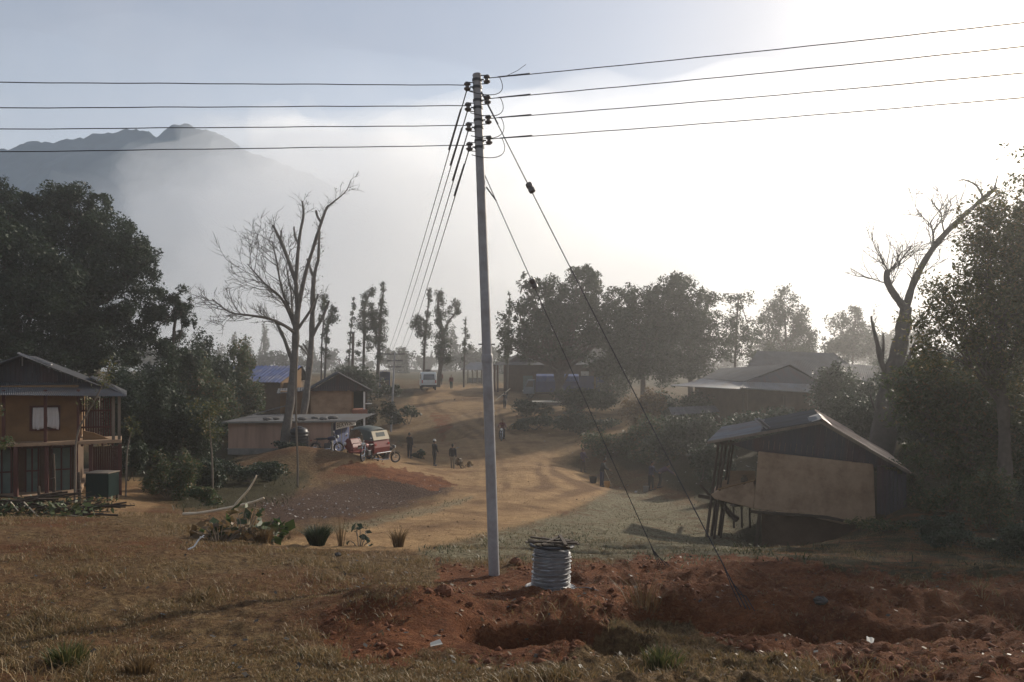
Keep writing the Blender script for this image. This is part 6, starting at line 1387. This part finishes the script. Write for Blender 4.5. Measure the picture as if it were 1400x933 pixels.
# ================================================================ ground cover and clutter
def scatter(n, dmin, dmax, half=40):
    u = RNG.uniform(0,1,n); d = np.exp(np.log(dmin)+u*(np.log(dmax/dmin))); t = np.tan(np.radians(RNG.uniform(-half,half,n)))
    x = d*t; return x, d
def blades(name, label, x, y, hmin, hmax, wid, lean, mat, hscale=None):
    n = len(x); z = height(x, y); h = RNG.uniform(hmin, hmax, n)*(hscale if hscale is not None else 1)
    a = RNG.uniform(0, 2*np.pi, n); l = h*lean*RNG.uniform(.3,1.2,n); dx, dy = np.cos(a)*l, np.sin(a)*l
    t = RNG.uniform(0, 2*np.pi, n); wx, wy = np.cos(t)*wid/2, np.sin(t)*wid/2; o = np.zeros(n)
    V = np.stack([np.stack([x-wx,y-wy,z-.01],-1), np.stack([x+wx,y+wy,z-.01],-1), np.stack([x+dx*.45+wx*.8,y+dy*.45+wy*.8,z+h*.65],-1), np.stack([x+dx*.45-wx*.8,y+dy*.45-wy*.8,z+h*.65],-1),
      np.stack([x+dx+wx*.15,y+dy+wy*.15,z+h],-1), np.stack([x+dx-wx*.15,y+dy-wy*.15,z+h],-1)], 1).reshape(-1,3)
    b = np.arange(n)*6; Qd = np.concatenate([np.stack([b,b+1,b+2,b+3],-1), np.stack([b+3,b+2,b+4,b+5],-1)])
    o = np_mesh(name, V, Qd, mat); o['kind'] = 'stuff'; o['label'] = label; o['category'] = 'grass'; return o
x, y = scatter(330000, 5.2, 22)
dens = (1-zval(z_red, x, y)*.93)*(1-zval(z_road, x, y))*(1-.75*zval(z_pale, x, y))*(.10+1.9*sstep(-.10,.22, fbm(x*1.3, y*1.3, 4, 61)))
k = RNG.uniform(0,1,len(x)) < dens*.8; x, y = x[k], y[k]
hs_ = .45+1.5*sstep(-.08,.28, fbm(x*1.1, y*1.1, 4, 63))
lf_grass = leaf_mat('dry_grass_blades', (.165,.10,.042), (.32,.225,.107), .3, 1.2, dry=(.09,.08,.03), dry_amt=.15)
blades('dry_grass', 'short dry grass over the near slope', x, y, .02, .075, .0075, 1.3, lf_grass, hs_)
x, y = scatter(60000, 13, 48, 34); d_ = zval(z_pale, x, y)*.35; k = RNG.uniform(0,1,len(x)) < d_*(.2+1.2*sstep(-.1,.2, fbm(x*.6,y*.6,3,65))); x, y = x[k], y[k]
blades('meadow_grass', 'short grey green grass on the pale patch and banks', x, y,   .03, .09, .025, 1.2, leaf_mat('meadow_blades', (.07,.075,.035), (.20,.18,.11), .3, 1.0))
def flakes(name, label, x, y, smin, smax, mat, zoff=.012, asp=.5):
    n = len(x); z = height(x, y)+zoff; s = RNG.uniform(smin, smax, n); a = RNG.uniform(0, 2*np.pi, n); ti = RNG.uniform(-.6,.6,(n,2))
    U = np.stack([np.cos(a), np.sin(a), ti[:,0]],-1)*s[:,None]; Vv = np.stack([-np.sin(a), np.cos(a), ti[:,1]],-1)*(s*asp)[:,None]; P_ = np.stack([x,y,z],-1)
    V = np.stack([P_-U, P_-Vv*.9+U*.1, P_+U, P_+Vv], 1).reshape(-1,3); o = np_mesh(name, V, np.arange(4*n).reshape(-1,4), mat); o['kind'] = 'stuff'; o['label'] = label; o['category'] = 'litter'; return o
x, y = scatter(5200, 5.2, 17, 38); k = RNG.uniform(0,1,len(x)) < .25+.6*sstep(0,.25,fbm(x*.7,y*.7,3,71)); flakes('leaf_litter', 'dry fallen leaves strewn over the slope', x[k], y[k], .012, .035, lf_dry)
x, y = scatter(500, 6, 16, 36); flakes('dark_leaves', 'dark curled leaves strewn over the slope', x, y, .012, .04, leaf_mat('dark_litter', (.02,.017,.014), (.05,.04,.03), .1), .02, .7)
x, y = scatter(60, 7, 15, 36); k = zval(z_red, x, y) > .2; flakes('paper_scraps', 'pale scraps and chips on the red soil', x[k], y[k], .006, .015, M('pale_scraps', (.45,.43,.38), .8, .2, 3, 0), .012, .45)
x, y = scatter(2600, 24, 46, 26); k = zval(z_trash, x, y) > .35; flakes('litter', 'pale litter strewn on the slope below the soil mound', x[k], y[k], .02, .055, M('litter_bits', (.26,.235,.215), .8, .6, 1.5, 0), .03, .8)
x, y = scatter(1600, 44, 100, 20); k = (RNG.uniform(0,1,len(x)) < .8) & (zval(z_road, x, y) < .6); flakes('litter', 'pale litter on the far road banks', x[k][:420], y[k][:420], .04, .13, M('litter_bits', (.38,.35,.33)), .05, .8)
def clods(name, label, x, y, smin, smax, mat, n=8):
    m = len(x); z = height(x, y); s = RNG.uniform(0,1,m)**6*(smax-smin)+smin
    base = np.array([(1,0,0),(-1,0,0),(0,1,0),(0,-1,0),(0,0,1),(0,0,-1),(.6,.6,.5),(-.6,-.6,.5)])[:6]
    J = RNG.uniform(.6,1.3,(m,6,3)); V = base[None]*J*s[:,None,None]; V[:,:,2] *= .7; V += RNG.normal(size=V.shape)*s[:,None,None]*.18; V += np.stack([x,y,z+s*.25],-1)[:,None]
    f = np.array([(0,2,4),(2,1,4),(1,3,4),(3,0,4),(2,0,5),(1,2,5),(3,1,5),(0,3,5)]); Qd = (f[None]+(np.arange(m)*6)[:,None,None]).reshape(-1,3)
    o = np_mesh(name, V.reshape(-1,3), Qd, mat, k=3); o['kind'] = 'stuff'; o['label'] = label; o['category'] = 'soil'; return o
x, y = scatter(16000, 5.4, 16, 37); k = (zval(z_red, x, y) > .45) & (RNG.uniform(0,1,len(x)) < .3+.8*sstep(-.05,.2,fbm(x*.9,y*.9,3,81))); clods('soil_clods', 'crumbly red soil clods around the dug hole', x[k], y[k], .008, .06, M('red_clod', (.14,.055,.028), .95, .35, 3, .5))
x, y = scatter(3000, 20, 60, 26); k = zval(z_road, x, y) > .5; clods('road_stones', 'loose stones on the dirt road', x[k][:500], y[k][:500], .015, .05, M('road_stone', (.26,.17,.10), .95, .3, 2, .4))
# a few separate stones and scraps in the foreground
for i, (px, py, s, mt_, lab) in enumerate(((1122,824,.07,'dark','dark stone on the bare red bank right of the stay anchor'),(607,812,.09,'red','red clod at the foot of the near pole, left side'),(705,772,.10,'red','red clod left of the cable drum'),(462,760,.05,'dark','dark stone on the grass below the round dark weed'))):
    p = hit(px, py, 5); o = MB().ball((0,0,s*.3), (s*1.2, s, s*.75), 9).build('stone', M('dark_stone', (.06,.055,.05), .9, .3, 6, .6) if mt_ == 'dark' else M('red_clod', (.14,.055,.028)), None)
    me = o.data
    for v in me.vertices: v.co *= 1+.25*(random.random()-.5)
    o.location = p; tag(o, lab, 'stone', 'stones on the near ground')
for px, py, r, lab in ((596,886,R(20),'crumpled grey-white scrap on the red spoil heap'),(1190,880,R(60),'pale green leaf-like scrap in the red ditch')):
    p = hit(px, py, 5); o = MB().sheet((-.06,-.03,.02),(.06,-.03,.03),(.05,.04,.06),(-.05,.03,.03), nv=3, rnd=.008, th=.003).build('scrap', M('pale_scraps', (.45,.43,.38)), None); o.location = p; o.rotation_euler = (0,0,r); tag(o, lab, 'scrap', 'scraps on the near ground')

x, y = scatter(50000, 12, 48, 40); dk_ = zval(z_dark, x, y)*(1-zval(z_red, x, y))*(1-.8*zval(z_bank, x, y)); k = RNG.uniform(0,1,len(x)) < dk_*.45*(.2+1.2*sstep(-.1,.2, fbm(x*.6,y*.6,3,66))); x, y = x[k], y[k]
blades('bank_grass', 'dark grass and weeds on the shaded banks', x, y, .05, .18, .03, 1.0, leaf_mat('bank_blades', (.03,.035,.015), (.07,.07,.028), .3, 1.0))
